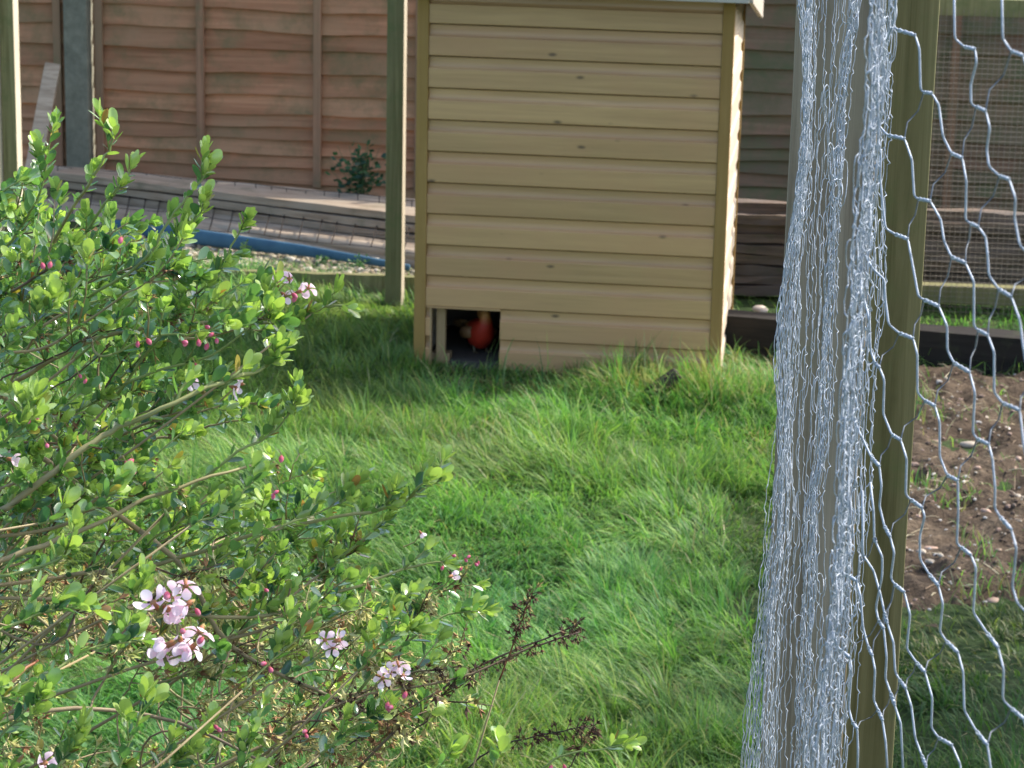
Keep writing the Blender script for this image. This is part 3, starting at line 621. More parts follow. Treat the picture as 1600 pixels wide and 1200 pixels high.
for st in S:
    pts = []; rr = []
    R0 = .00062
    # smooth the corners a little
    for i, (x, y, k) in enumerate(st):
        Y = netY(x); th = R0*Y/1.3
        if 0 < i < len(st)-1:
            xa_, ya_, _ = st[i-1]; xb_, yb_, _ = st[i+1]
            da = min(.5, 5/max(1, math.hypot(x-xa_, y-ya_))); db = min(.5, 5/max(1, math.hypot(x-xb_, y-yb_)))
            p1 = (x+(xa_-x)*da, y+(ya_-y)*da); p2 = (x+(xb_-x)*db, y+(yb_-y)*db); pm = ((p1[0]+p2[0])/2*.5+x*.5, (p1[1]+p2[1])/2*.5+y*.5)
            for (xx, yy), q in ((p1, 0), (pm, 1), (p2, 2)): pts.append(at(xx, yy, Y)); rr.append(th*(1.5 if (k == 1 and q == 2) or (k == 2 and q == 0) else 1))
        else: pts.append(at(x, y, Y)); rr.append(th)
        if k == 1: tw.append([(x, y), None])
        if k == 2: tw[-1][1] = (x, y)
    mb = MB(); mb.tube(pts, rr, 6); build('wire_strand', mb, m_wire, loose, smooth=True, world=True)
mb = MB(); mt_ = MB()
for a, b in tw:
    # two wires wound round each other
    L = math.hypot(b[0]-a[0], b[1]-a[1]); n = max(6, int(L/2.2)); ux, uy = (b[0]-a[0])/L, (b[1]-a[1])/L
    for ph in (0, math.pi):
        pts = []
        for i in range(n+1):
            t = i/n; c = math.sin(t*math.pi*3.2+ph)*2.0; s_ = math.cos(t*math.pi*3.2+ph); x = a[0]+(b[0]-a[0])*t-uy*c; y = a[1]+(b[1]-a[1])*t+ux*c
            pts.append(at(x, y, netY(x)+s_*.0008))
        mt_.tube(pts, .0006*netY(a[0])/1.3, 5)
    # the other wire of the hexagon climbs to the next twist on the right
    best = None
    for c, d in tw:
        dx = c[0]-b[0]; dy = c[1]-b[1]
        if -8 < dx < 45 and -115 < dy < -28:
            q = abs(dx-12)+abs(dy+75)*.5
            if best is None or q < best[0]: best = (q, c)
    if best:
        c = best[1]; mb.tube([at(b[0], b[1], netY(b[0])+.001), at(b[0]+(c[0]-b[0])*.15, b[1]+(c[1]-b[1])*.35, netY(b[0])+.01), at(b[0]+(c[0]-b[0])*.7, b[1]+(c[1]-b[1])*.6, netY(b[0])+.012), at(c[0], c[1], netY(c[0])+.001)], .00042, 4)
tag(build('cross_wires', mb, m_wshade, loose, smooth=True, world=True), kind='stuff'); tag(build('wire_twists', mt_, m_wire, loose, smooth=True, world=True), kind='stuff')
# ------------------------------------------------------------------ grass
def blades(name, px, py_, L, wd, lean, az, col, curl, parent=None, mat=None):
    n = len(px); K = 3; ts = np.linspace(0, 1, K+1)
    th0 = lean*.35; v = np.zeros((n, 2*K+1, 3), np.float32); c = np.repeat(col[:, None, :], 2*K+1, 1)
    pos = np.stack([px, py_, bump_h(px, py_)-.004], 1); side = np.stack([-np.sin(az), np.cos(az), np.zeros(n)], 1)
    tw_ = rng.uniform(-.9, .9, n); ca, sa = np.cos(tw_), np.sin(tw_)
    fwd = np.stack([np.cos(az), np.sin(az), np.zeros(n)], 1); side = side*ca[:, None]+fwd*sa[:, None]
    for k in range(K+1):
        wk = wd*(1-ts[k]**1.5)
        if k < K: v[:, 2*k] = pos-side*wk[:, None]/2; v[:, 2*k+1] = pos+side*wk[:, None]/2
        else: v[:, 2*K] = pos
        c[:, 2*k if k == K else 2*k:(2*k+2)] *= (.75+.35*ts[k])
        th = th0+(lean+curl)*(ts[k]+.17); s = L/K
        pos = pos+np.stack([np.sin(th)*np.cos(az), np.sin(th)*np.sin(az), np.cos(th)], 1)*s[:, None]
        pos[:, 2] = np.maximum(pos[:, 2], bump_h(pos[:, 0], pos[:, 1])+.004)
    base = (np.arange(n)*(2*K+1))[:, None]; q = []
    for k in range(K-1): q.append(base+np.array([2*k, 2*k+1, 2*k+3, 2*k+2]))
    quads = np.concatenate(q, 0); tris = base+np.array([2*K-2, 2*K-1, 2*K])
    me = bpy.data.meshes.new(name); V = v.reshape(-1, 3); me.vertices.add(len(V)); me.vertices.foreach_set('co', V.ravel())
    li = np.concatenate([quads.ravel(), tris.ravel()]).astype(np.int32); me.loops.add(len(li)); me.loops.foreach_set('vertex_index', li)
    ls = np.concatenate([np.arange(len(quads))*4, len(quads)*4+np.arange(len(tris))*3]).astype(np.int32)
    me.polygons.add(len(ls)); me.polygons.foreach_set('loop_start', ls)
    me.update(calc_edges=True); me.polygons.foreach_set('use_smooth', [True]*len(ls))
    a = me.color_attributes.new('col', 'FLOAT_COLOR', 'POINT'); arr = np.ones((len(V), 4), np.float32); arr[:, :3] = c.reshape(-1, 3); a.data.foreach_set('color', arr.ravel())
    me.materials.append(mat or m_grass); return tag(link(name, me, parent), kind='stuff')
def in_coop(x, y, m=0):
    lx = (x-P0.x)*math.cos(-YAW)+(y-P0.y)*math.sin(-YAW); ly = -(x-P0.x)*math.sin(-YAW)+(y-P0.y)*math.cos(-YAW)
    return (lx > -m) & (lx < W+m) & (ly > -m) & (ly < D+m)
def sample(n, y0, y1, marg=.06, p=1.0):
    y = y0+(y1-y0)*rng.random(n)**p; hw = .205*y*1.02+marg; x = rng.uniform(-1, 1, n)*hw; return x, y
greens = np.array([(.12,.24,.06),(.15,.30,.07),(.21,.36,.085),(.08,.19,.06),(.27,.40,.10),(.13,.275,.09)]); straw = np.array([(.40,.33,.17),(.30,.26,.10),(.45,.40,.24)])
x, y = sample(300000, 3.0, 7.95, p=1.12)
soilm = soil_d(x, y)+rng.normal(0, .02, len(x)) > .01; dens = rng.random(len(x)); edge = vnoise(x, y, 9, 31)
keep = ~in_coop(x, y, -.005) & (~soilm | (dens < .015)) & ~(inpoly(x, y, grav_poly) & (dens > .1+.5*(vnoise(x, y, 5, 91) > .62)))
bare = vnoise(x, y, 2.2, 77); keep &= ~((bare > .82) & (dens > .45)); worn_shade = (x > .48+.15*(vnoise(x, y, 5, 55)-.5)) & (y < 5.15+.3*(vnoise(x, y, 6, 56)-.5)); keep &= ~(worn_shade & (dens > .16+.5*(vnoise(x, y, 5, 57) > .6))); keep &= ~((x > .4) & (y > 6.95) & (dens > .16))  # near right corner: thin grass, also thinned to deepen the shade there
x = x[keep]; y = y[keep]; n = len(x)
hn = vnoise(x, y, 2.0, 11)*.6+vnoise(x, y, 6, 12)*.4; clump = vnoise(x, y, 11, 13)
L = (.045+.085*hn**1.3)*rng.uniform(.55, 1.35, n)*(.7+.6*clump)
near = in_coop(x, y, .28) & (x > P0.x+.05); L[near] *= .95
tuft = np.exp(-(((x-(.38))/.22)**2+((y-6.45)/.22)**2)); L *= 1+.28*tuft
hole = np.exp(-(((x-(P0.x+.12))/.11)**2+((y-(P0.y-.12))/.16)**2)); L *= 1-.5*hole
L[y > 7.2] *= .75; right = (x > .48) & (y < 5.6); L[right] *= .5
cs = .085; gi = np.floor(x/cs+.6*vnoise(x, y, 8, 24)).astype(int); gj = np.floor(y/cs+.6*vnoise(x, y, 8, 25)).astype(int)
ht = np.random.default_rng(99).random((64, 64, 4)); H4 = ht[gi % 64, gj % 64]; cx = (gi+.2+.6*H4[:, 0])*cs; cy = (gj+.2+.6*H4[:, 1])*cs
fa = 2*math.pi*(vnoise(x, y, 1.1, 21)*1.7+vnoise(x, y, 4.0, 22)*.5); rx = (x-cx)/cs; ry = (y-cy)/cs
vx = rx*1.3+.55*np.cos(fa)+rng.normal(0, .42, n); vy = ry*1.3+.55*np.sin(fa)+rng.normal(0, .42, n); az = np.arctan2(vy, vx)
L *= .72+.62*H4[:, 2]
lean = np.clip(.15+.75*np.hypot(vx, vy)+.5*(vnoise(x, y, 3.1, 23)-.4)+rng.normal(0, .18, n), .05, 1.7); lean *= (1-.5*tuft)
ci = rng.integers(0, len(greens), n); tone = vnoise(x, y, 3.3, 41)*.6+vnoise(x, y, 12, 42)*.4
col = greens[ci]*(.72+.5*tone+.22*(H4[:, 3]-.3))[:, None]; col[:, 0] *= (.8+.6*vnoise(x, y, 1.9, 43)); col[right] *= .55  # blades in the right corner coloured darker to imitate shade
sm = rng.random(n) < (.035+.16*(vnoise(x, y, 3.0, 45) > .72)+.30*near+.18*tuft); col[sm] = straw[rng.integers(0, 3, sm.sum())]
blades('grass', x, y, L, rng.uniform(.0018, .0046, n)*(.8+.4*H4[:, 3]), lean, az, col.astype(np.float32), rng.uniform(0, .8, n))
# tall seedy stalks by the hen house
x = rng.normal(.36, .2, 110); y = rng.normal(6.5, .17, 110); k = ~in_coop(x, y, .02); x = x[k]; y = y[k]; n = len(x)
blades('tall_grass', x, y, rng.uniform(.10, .2, n), rng.uniform(.002, .0035, n), rng.uniform(.1, .6, n), rng.uniform(0, 6.28, n), (greens[rng.integers(0, 6, n)]*.9+straw[rng.integers(0,3,n)]*rng.choice([0,.4,.8], n)[:, None]).astype(np.float32), rng.uniform(.2, 1.1, n))
# sparse tufts on the soil, at its edges
x = rng.uniform(.5, 1.9, 16000); y = rng.uniform(4.6, 7.1, 16000); v1 = vnoise(x, y, 5, 61)
k = inpoly(x, y, soil_poly) & ((v1 > .83) | ((y > 6.35) & (v1 > .42)) | ((y < 5.05) & (v1 > .4))) & (rng.random(len(x)) < .6); x = x[k]; y = y[k]; n = len(x)
cc = greens[rng.integers(0, 6, n)].copy(); q = rng.random(n) < .3; cc[q] = straw[rng.integers(0, 3, q.sum())]*.7
o = blades('weedy_grass', x, y, rng.uniform(.015, .045, n)+.015, rng.uniform(.002, .004, n), rng.uniform(.1, 1, n), rng.uniform(0, 6.28, n), cc.astype(np.float32), rng.uniform(0, .8, n)); o.location.z = .018
# ------------------------------------------------------------------ unseen tree, added beyond the right edge to drop shade on the lawn
tree = thing('added_shade_tree', 'unseen leafy tree added for its shade, outside the right edge of the photo', 'tree', (3.0, 5.9, 0))
mb = MB(); mb.tube([(0,0,-.05),(.03,.02,.8),(-.02,0,1.6),(.03,0,2.5)], [.05,.042,.034,.018], 8, (.14,.10,.07))
cl = [((2.36, 5.0, 1.75), .55, 4200), ((2.15, 4.78, 1.62), .42, 2400), ((2.14, 5.85, 1.98), .24, 420), ((3.0, 5.9, 2.5), .5, 420)]
for (c, r, n) in cl:
    q = Vector(c)-Vector((3.0, 5.9, 0)); mb.tube([(0,0,q.z*.55), q*.5+Vector((0,0,q.z*.32)), q], [.022,.016,.006], 6, (.14,.10,.07))
build('added_tree_trunk', mb, m_stem, tree, smooth=True); ml = MB()
for (c, r, n) in cl:
    for _ in range(n):
        d = Vector((random.gauss(0,1), random.gauss(0,1), random.gauss(0,.8))).normalized()*r*random.random()**.4*random.uniform(.8, 1.25); b = Vector(c)+d-Vector((3.0,5.9,0))
        e = Vector((random.uniform(-1,1), random.uniform(-1,1), random.uniform(-1,.4))).normalized(); s_ = e.orthogonal().normalized(); l = random.uniform(.05, .08)
        ml.add([b, b+e*l*.5+s_*l*.28, b+e*l, b+e*l*.5-s_*l*.28], [(0,1,2,3)], random.choice([(.05,.12,.03),(.08,.17,.04),(.04,.09,.03)]))
tag(build('added_tree_crown', ml, m_leaf, tree), kind='stuff')
# ------------------------------------------------------------------ flowering shrub
BASE = Vector((-.62, 1.95, 0)); shrub = thing('flowering_shrub', 'large evergreen shrub with small glossy leaves and pale pink flowers filling the left foreground', 'shrub', BASE)
stems = MB(); leaves = []; heads = MB(); flowers = []; buds = []
TAN = (.30,.235,.12); GRN = (.24,.29,.09); BRN = (.10,.062,.04); DRK = (.045,.03,.024)
def bez(a, b, c, n): return [a*((1-t)**2)+b*(2*t*(1-t))+c*(t*t) for t in (i/n for i in range(n+1))]
def cat(pts, n=3):
    out = []
    for i in range(len(pts)-1):
        p0, p1, p2, p3 = pts[max(i-1, 0)], pts[i], pts[i+1], pts[min(i+2, len(pts)-1)]
        for k in range(n):
            t = k/n; out.append(.5*((2*p1)+(-p0+p2)*t+(2*p0-5*p1+4*p2-p3)*t*t+(-p0+3*p1-3*p2+p3)*t**3))
    out.append(pts[-1]); return out
def leafat(p, d, up, L, tone): leaves.append((p, d, up, L, tone))
def rnd(s=1): return Vector((random.uniform(-1,1), random.uniform(-1,1), random.uniform(-1,1)))*s
def leafed(path, dens=1.0, size=1.0, new=.5, start=0.0, rosette=True):
    """leaves along a twig and a rosette at its tip"""
    acc = 0; ph = random.random()*6.28; L_all = sum((b-a).length for a, b in zip(path, path[1:])); s_ = 0; step = .0048/dens
    for a, b in zip(path, path[1:]):
        seg = (b-a).length; t = (b-a).normalized(); o1 = t.orthogonal().normalized(); o2 = t.cross(o1)
        while acc < seg:
            fr = (s_+acc)/L_all
            if fr >= start:
                p = a+t*acc; ph += 2.4+random.uniform(-.4, .4); side = o1*math.cos(ph)+o2*math.sin(ph)
                d = (side*random.uniform(.7, 1.1)+t*random.uniform(.3, 1.0)+Vector((0,0,.3))).normalized()
                leafat(p, d, (t+Vector((0,0,.7))+rnd(.35)), size*random.uniform(.0065, .0150)*(1-.2*fr), random.random()**1.4*.6+new*fr*.5)
            acc += step*random.uniform(.7, 1.4)
        acc -= seg; s_ += seg
    if rosette:
        t = (path[-1]-path[-2]).normalized(); o1 = t.orthogonal().normalized(); o2 = t.cross(o1); ph = random.random()*6
        for i in range(random.randint(5, 8)):
            ph += 2.4; side = o1*math.cos(ph)+o2*math.sin(ph); sp = .25+.12*i
            leafat(path[-1]-t*.0012*i, (t+side*sp).normalized(), t*.5-side+rnd(.2), size*random.uniform(.0070, .0135), min(1, new*.55+.45+random.uniform(-.1, .15)))
def head(p, d, s, col):
    """dried calyx with pointed lobes"""
    d = d.normalized(); o1 = d.orthogonal().normalized(); o2 = d.cross(o1); r = s*.26
    vs_ = [p]+[p+d*s*.5+(o1*math.cos(k*1.2566)+o2*math.sin(k*1.2566))*r for k in range(5)]+[p+d*s*random.uniform(.8,1.15)+(o1*math.cos(k*1.2566+.6)+o2*math.sin(k*1.2566+.6))*r*random.uniform(1.6,3.4) for k in range(5)]+[p+d*s*.35, p+d*s*1.5+rnd(s*.2)]
    fs = [(0, 1+k, 1+(k+1) % 5) for k in range(5)]+[(1+k, 6+k, 1+(k+1) % 5) for k in range(5)]+[(11, 1, 12), (11, 3, 12)]
    heads.add(vs_, fs, col)
def headed(path, n, cols, s=.004, start=.3):
    for _ in range(n):
        f = random.uniform(start, 1)*(len(path)-1); i = min(int(f), len(path)-2); p = path[i].lerp(path[i+1], f-i); d = (rnd()+Vector((.2,0,-.2))).normalized(); q = p+d*random.uniform(.002, .006)
        col = random.choice(cols); stems.tube([p, q], [.0004, .0003], 3, tuple(v*.8 for v in col)); head(q, d+Vector((0,0,-.2)), s*random.uniform(.7, 1.3), col)
def stem(path, r0, r1, col, col2=None, n=6):
    m = len(path); stems.tube(path, [r0+(r1-r0)*i/(m-1) for i in range(m)], n, cols=[tuple(a+(b-a)*i/(m-1) for a, b in zip(col, col2 or col)) for i in range(m)])
def join_base(p, d, r, col):
    """carry a shoot back to the foot of the shrub, out of sight below and left"""
    a = BASE+Vector((random.uniform(-.05,.05), random.uniform(-.05,.05), 0)); b = p-d*random.uniform(.12, .22)
    b.x = min(b.x, p.x-.05); path = bez(a, Vector((BASE.x+random.uniform(-.1,.0), (a.y+b.y)/2, b.z*.75)), b, 7)[:-1]+[b]+[p]
    path = cat(path, 2); stem(path, .0024, r*.8, BRN, col)
mainpts = []
def shoot(pts, r=.0012, col=GRN, base=True, **k):
    """pts: image column, row, distance"""
    w_ = cat([at(*p) for p in pts], 4); w_ = [p+rnd(.0008) for p in w_]; stem(w_, r, r*.45, TAN if r > .0011 else col, col)
    if base is True: join_base(w_[0], (w_[1]-w_[0]).normalized(), r, TAN)
    elif mainpts:
        p = w_[0]; q = min(random.sample(mainpts, min(len(mainpts), 260)), key=lambda m: (m-p).length + max(0, m.z-p.z)*2 + max(0, m.x-p.x)*2)
        d = (w_[1]-w_[0]).normalized(); stem(bez(q, p-d*(p-q).length*.5, p, 6), r*1.1, r, TAN, col)
    mainpts.extend(w_); return w_
NEWC = dict(new=1.0)
# shoots drawn from what stands out against the fence and the lawn
def L_(pts, r=.0011, side=0, **k):
    w_ = shoot(pts, r); leafed(w_, **k)
    for _ in range(side):
        i = random.randint(1, len(w_)-3); t = (w_[i+1]-w_[i]).normalized(); d = (t+Vector((random.uniform(-.5,.5), random.uniform(-.6,.6), random.uniform(-.1,.9)))).normalized(); ln = random.uniform(.010, .024)
        tw2 = [w_[i], w_[i]+d*ln*.5+rnd(.001), w_[i]+d*ln]; stem(tw2, r*.6, r*.3, GRN); leafed(tw2, dens=1.1, new=.9)
L_([(-20,420,1.72),(30,360,1.70),(62,300,1.68),(74,240,1.68),(86,190,1.68)], dens=1.6, new=.5, side=3)
L_([(60,420,1.70),(110,330,1.66),(145,275,1.64),(170,235,1.64),(180,200,1.64)], r=.0013, dens=.7, new=1, start=.3, side=2)
L_([(110,400,1.66),(165,320,1.63),(195,280,1.62),(208,255,1.62)], dens=1.1, new=1, start=.3, side=2)
L_([(130,470,1.60),(225,408,1.58),(258,354,1.58),(292,308,1.58),(317,275,1.58),(326,262,1.58)], dens=.55, new=1, start=.15, side=3)
L_([(120,560,1.62),(235,440,1.60),(267,388,1.60),(300,350,1.60),(318,326,1.60)], dens=.8, new=1, start=.2, side=4)
L_([(180,620,1.62),(271,495,1.60),(300,467,1.60),(338,425,1.60),(367,375,1.60),(382,350,1.60)], dens=.5, new=1, start=.1, side=3)
L_([(20,600,1.75),(150,530,1.70),(300,505,1.66),(420,505,1.64),(490,488,1.62),(515,478,1.62),(545,480,1.62)], r=.0018, dens=.35, new=.9, side=7)
L_([(490,490,1.62),(508,475,1.62),(525,452,1.62)], r=.0008, dens=.8, new=1)
L_([(120,640,1.60),(240,580,1.58),(330,555,1.58),(400,500,1.58),(420,470,1.58)], dens=.6, new=.7, start=.1, side=5)
L_([(0,800,1.48),(67,750,1.48),(133,700,1.49),(187,667,1.50),(250,640,1.50),(347,597,1.52),(405,578,1.55),(428,562,1.55)], r=.0024, dens=.35, new=.9, side=8)
L_([(260,800,1.55),(350,720,1.55),(420,680,1.56),(450,650,1.56),(456,640,1.56)], dens=.7, new=1, side=6)
L_([(100,900,1.60),(250,880,1.62),(380,840,1.62),(500,812,1.63),(600,795,1.64),(650,772,1.64),(690,748,1.64)], r=.0018, dens=.3, new=.9, side=9)
L_([(300,900,1.6),(420,830,1.6),(500,800,1.62),(550,778,1.62)], dens=.7, new=1, side=5)
L_([(500,900,1.66),(580,830,1.66),(625,785,1.66)], dens=.7, new=1, side=3)
L_([(280,960,1.58),(420,960,1.60),(560,915,1.62),(650,885,1.64),(700,878,1.64)], r=.0015, dens=.4, new=.5, side=6)
L_([(440,1060,1.6),(540,1000,1.6),(600,960,1.6),(650,920,1.61)], dens=.7, new=.7, side=5)
L_([(560,1080,1.62),(640,1000,1.63),(700,960,1.64),(730,955,1.64)], dens=.5, new=.8, side=3)
L_([(640,1290,1.42),(670,1220,1.40),(705,1175,1.38)], dens=1.2, new=.8, size=1.15)
L_([(740,1290,1.38),(765,1220,1.36),(785,1165,1.36)], dens=1.2, new=1, size=1.2)
L_([(780,1260,1.55),(870,1185,1.55),(930,1172,1.55),(985,1160,1.55)], r=.0009, dens=.35, new=1, side=1)
L_([(0,900,1.28),(80,880,1.28),(110,850,1.28)], dens=.9, new=.9, size=1.0, side=2)
L_([(-60,1110,1.35),(60,1060,1.36),(150,1010,1.38),(230,1000,1.40)], dens=.9, new=.5, side=5)
L_([(150,1290,1.36),(200,1160,1.36),(240,1090,1.38)], dens=.9, new=.8, side=4)
L_([(-40,1000,1.3),(60,960,1.32),(160,950,1.34)], dens=1.0, new=.7, side=5)
for pts in ([(-30,1180,1.3),(30,1120,1.3),(75,1070,1.3)], [(40,1260,1.32),(100,1190,1.32),(130,1140,1.33)], [(330,1260,1.4),(380,1190,1.42),(400,1130,1.43)], [(-40,720,1.3),(20,680,1.3),(60,640,1.3)],
            [(150,1020,1.4),(210,960,1.42),(230,900,1.43)], [(380,1080,1.45),(440,1020,1.47),(480,985,1.48)], [(500,1180,1.5),(560,1130,1.5),(600,1110,1.5)], [(60,820,1.35),(150,790,1.36),(190,750,1.37)],
            [(-20,560,1.4),(40,520,1.4),(90,470,1.4)], [(300,820,1.45),(360,790,1.46),(400,740,1.47)], [(560,1050,1.5),(600,1000,1.5),(650,975,1.5)], [(200,1230,1.45),(290,1180,1.45),(330,1120,1.46)]):
    L_(pts, .0009, dens=.95, new=random.choice([.4,.8,1]), side=4)
# bare brown stems
for pts, r, c in (([(-60,1150,1.45),(80,1108,1.47),(230,1118,1.5),(330,1150,1.5),(450,1215,1.5)], .0019, (.13,.09,.065)),
                  ([(-40,890,1.45),(70,850,1.47),(140,825,1.48),(230,780,1.50),(330,745,1.52),(420,722,1.55)], .0020, (.24,.22,.09)),
                  ([(0,617,1.75),(50,650,1.75),(100,697,1.76),(200,770,1.8)], .0022, TAN),
                  ([(220,830,1.62),(290,890,1.62),(340,985,1.6),(400,1035,1.6),(520,1090,1.6),(640,1140,1.6)], .0022, (.17,.14,.07)),
                  ([(350,1000,1.6),(430,975,1.6),(455,920,1.6)], .0014, (.16,.11,.06)),
                  ([(-30,695,1.6),(60,690,1.6),(160,700,1.6)], .0012, (.16,.05,.03)),
                  ([(-30,1110,1.4),(20,1065,1.4),(60,1030,1.42)], .0016, (.28,.09,.04)),
                  ([(120,1010,1.7),(230,1035,1.7),(330,1025,1.7),(420,990,1.72)], .0010, DRK),
                  ([(330,1240,1.7),(480,1130,1.7),(620,1060,1.7),(720,1040,1.7)], .0012, (.15,.11,.06)),
                  ([(230,1245,1.55),(420,1160,1.55),(540,1095,1.6),(700,1065,1.62),(830,1012,1.64),(905,988,1.64)], .0013, BRN),
                  ([(560,1200,1.7),(650,1110,1.7),(740,1045,1.7),(880,985,1.7),(900,975,1.7)], .0010, (.14,.10,.06)),
                  ([(780,1062,1.66),(800,1010,1.66),(816,965,1.66),(832,928,1.66)], .0007, (.22,.09,.04)),
                  ([(700,1230,1.7),(770,1170,1.7),(840,1150,1.7),(915,1135,1.7)], .0007, DRK),
                  ([(880,1215,1.68),(905,1170,1.68),(928,1132,1.68)], .0006, BRN),
                  ([(380,1250,1.8),(520,1180,1.8),(640,1090,1.8)], .0010, DRK)):
    w_ = shoot(pts, r, c); 
    x_, y_ = pts[-1][0], pts[-1][1]
    if x_ > 600:
        headed(w_, int(16+len(w_)*3), [(.07,.042,.03), BRN, (.14,.08,.045), (.12,.06,.035), (.34,.26,.10)], .0037, .35 if y_ < 1100 else .5)
# the mass of the shrub
dense = [(-40,330),(40,262),(95,300),(190,330),(260,330),(330,345),(330,420),(420,450),(430,520),(400,580),(470,640),(480,700),(540,790),(640,800),(640,860),(720,890),(690,950),(560,960),(430,930),(300,880),(150,880),(-40,900)]
lower = [(-40,880),(300,880),(430,920),(700,900),(740,960),(760,1040),(700,1110),(640,1250),(-40,1250)]
PXs = [p[0] for p in dense]
def rp(poly):
    while True:
        x_, y_ = random.uniform(-40, 800), random.uniform(260, 1250)
        if inpoly(x_, y_, poly): return x_, y_
for i in range(94):
    x_, y_ = rp(dense); Y = random.uniform(1.45, 2.0); a = R(random.uniform(8, 58)); ln = random.uniform(120, 230)
    pts = [(x_-ln*math.cos(a)*(1-t)+random.uniform(-8, 8), y_+ln*math.sin(a)*(1-t)**1.3+random.uniform(-6, 6), Y+.06*(1-t)) for t in (0, .35, .7, 1)]
    w_ = shoot(pts, random.uniform(.0007, .0013), random.choice([GRN, GRN, TAN, BRN]), base=False); leafed(w_, dens=.5, new=random.choice([.2,.5,.9]), start=.2)
    for _ in range(random.randint(5, 9)):
        k = random.randint(1, len(w_)-2); t = (w_[k+1]-w_[k]).normalized(); d = (t+Vector((random.uniform(-.7,.5), random.uniform(-.8,.8), random.uniform(-.4,1)))).normalized(); l2 = random.uniform(.015, .05)
        t2 = [w_[k], w_[k]+d*l2*.5+rnd(.002), w_[k]+d*l2]; q = proj(t2[-1])
        if not inpoly(q[0], q[1], dense+[]) and random.random() < .8: continue
        stem(t2, .0007, .0004, random.choice([GRN, TAN])); leafed(t2, dens=.75, new=random.choice([0,.3,.6,1.0]))
        if random.random() < .15: headed(t2, 4, [(.30,.22,.08),(.2,.1,.05)], .004)
for i in range(135):
    x_, y_ = rp(lower)
    gap = (90 < x_ < 330 and 1020 < y_ < 1180)
    if gap and random.random() < .85: continue
    Y = random.uniform(1.5, 2.1); a = R(random.uniform(-15, 60)); ln = random.uniform(70, 170); rt = min(1, max(0, (x_-250)/350))
    pts = [(x_-ln*math.cos(a)*(1-t)+random.uniform(-8, 8), y_+ln*math.sin(a)*(1-t)+random.uniform(-8, 8), Y) for t in (0, .35, .7, 1)]
    c = random.choice([BRN, TAN, (.22,.2,.08)]); w_ = shoot(pts, random.uniform(.0005, .0009), c, base=False)
    yl = [(.50,.46,.17),(.45,.38,.14),(.28,.15,.07),(.38,.42,.13),(.58,.54,.26)]
    for _ in range(random.randint(2, 5)):
        k = random.randint(1, len(w_)-2); t = (w_[k+1]-w_[k]).normalized(); d = (t+Vector((random.uniform(-.7,.7), random.uniform(-.8,.8), random.uniform(-.6,1)))).normalized(); l2 = random.uniform(.012, .04)
        t2 = [w_[k], w_[k]+d*l2*.5+rnd(.002), w_[k]+d*l2]; stem(t2, .0006, .0003, c)
        if random.random() < .5+.25*rt: headed(t2, 6, yl if x_ < 620 else yl+[(.09,.05,.035), BRN], .0056, .2)
        else: leafed(t2, dens=.8, new=random.choice([0,.3,.6,1.0]))
    if random.random() < .7: headed(w_, 14, yl, .0056, .2)
build('branches', stems, m_stem, shrub, smooth=True, world=True)
tag(build('seed_heads', heads, attr_mat('seed_head', .75, .2), shrub, world=True), kind='stuff')
# leaves: 300 largest in view as parts, the rest as one part
def leaf_mb(fold=.25, curl=.2, wd=.29):
    st = [(0,.02),(.12,.07),(.35,.21),(.6,wd),(.82,wd*.86),(.95,wd*.5),(1,.03)]; vs_ = []
    for (t, w_) in st:
        zc = curl*(t-.4)**2*1.1-curl*.1
        for s_ in (-1, 0, 1): vs_.append((s_*w_, t, zc+abs(s_)*w_*fold))
    fs = []
    for i in range(len(st)-1):
        for k in range(2): fs.append((3*i+k, 3*i+k+1, 3*i+4+k, 3*i+3+k))
    return vs_, fs
def tonecol(t):
    a, b, c = (.035,.105,.06), (.135,.275,.085), (.37,.50,.14)
    if t < .5: return tuple(p+(q-p)*t*2 for p, q in zip(a, b))
    return tuple(p+(q-p)*(t*2-1) for p, q in zip(b, c))
shapes = [leaf_mb(random.uniform(.1, .5), random.uniform(-.1, .6), random.uniform(.19, .30)) for _ in range(8)]
def frame(p, d, up):
    d = d.normalized(); n_ = (up-d*up.dot(d))
    if n_.length < 1e-4: n_ = d.orthogonal()
    n_.normalize(); x_ = d.cross(n_); return x_, d, n_
scored = []
for i, (p, d, up, L, t) in enumerate(leaves):
    q = proj(p)
    if not (-15 < q[0] < 1615 and -15 < q[1] < 1215): continue
    x_, dd, n_ = frame(p, d, up); vw = (CAM-p).normalized(); scored.append((L*L/((p-CAM).length**2)*(.1+abs(n_.dot(vw))), i))
scored.sort(reverse=True); chosen = set(i for _, i in scored[:300])
variants = {}
for ci_ in range(6):
    for si, (vs_, fs) in enumerate(shapes):
        if si % 2 == ci_ % 2:
            mb = MB(); mb.add(vs_, fs, tonecol(ci_/5)); variants[(ci_, si)] = mesh_of('leaf', mb, m_leaf, True)
mb = MB()
for i, (p, d, up, L, t) in enumerate(leaves):
    x_, dd, n_ = frame(p, d, up); old = (i % 41 == 0)
    if i in chosen:
        ci_ = min(5, max(0, round(t*5))); si = random.choice([k for k in range(8) if k % 2 == ci_ % 2]); o = link('leaf', variants[(ci_, si)], shrub)
        m_ = Matrix((x_*L, dd*L, n_*L)).transposed().to_4x4(); m_.translation = p-BASE; o.matrix_basis = m_
    else:
        vs_, fs = random.choice(shapes); c = tonecol(min(1, max(0, t))); k = random.uniform(.8, 1.2); c = random.choice([(.42,.33,.08),(.32,.17,.06),(.36,.38,.12)]) if old else c
        mb.add([p+x_*(v[0]*L)+dd*(v[1]*L)+n_*(v[2]*L) for v in vs_], fs, tuple(q*k for q in c))
tag(build('foliage', mb, m_leaf, shrub, smooth=True, world=True), kind='stuff')
print('leaves', len(leaves), 'tris', len(mb.f)*2)
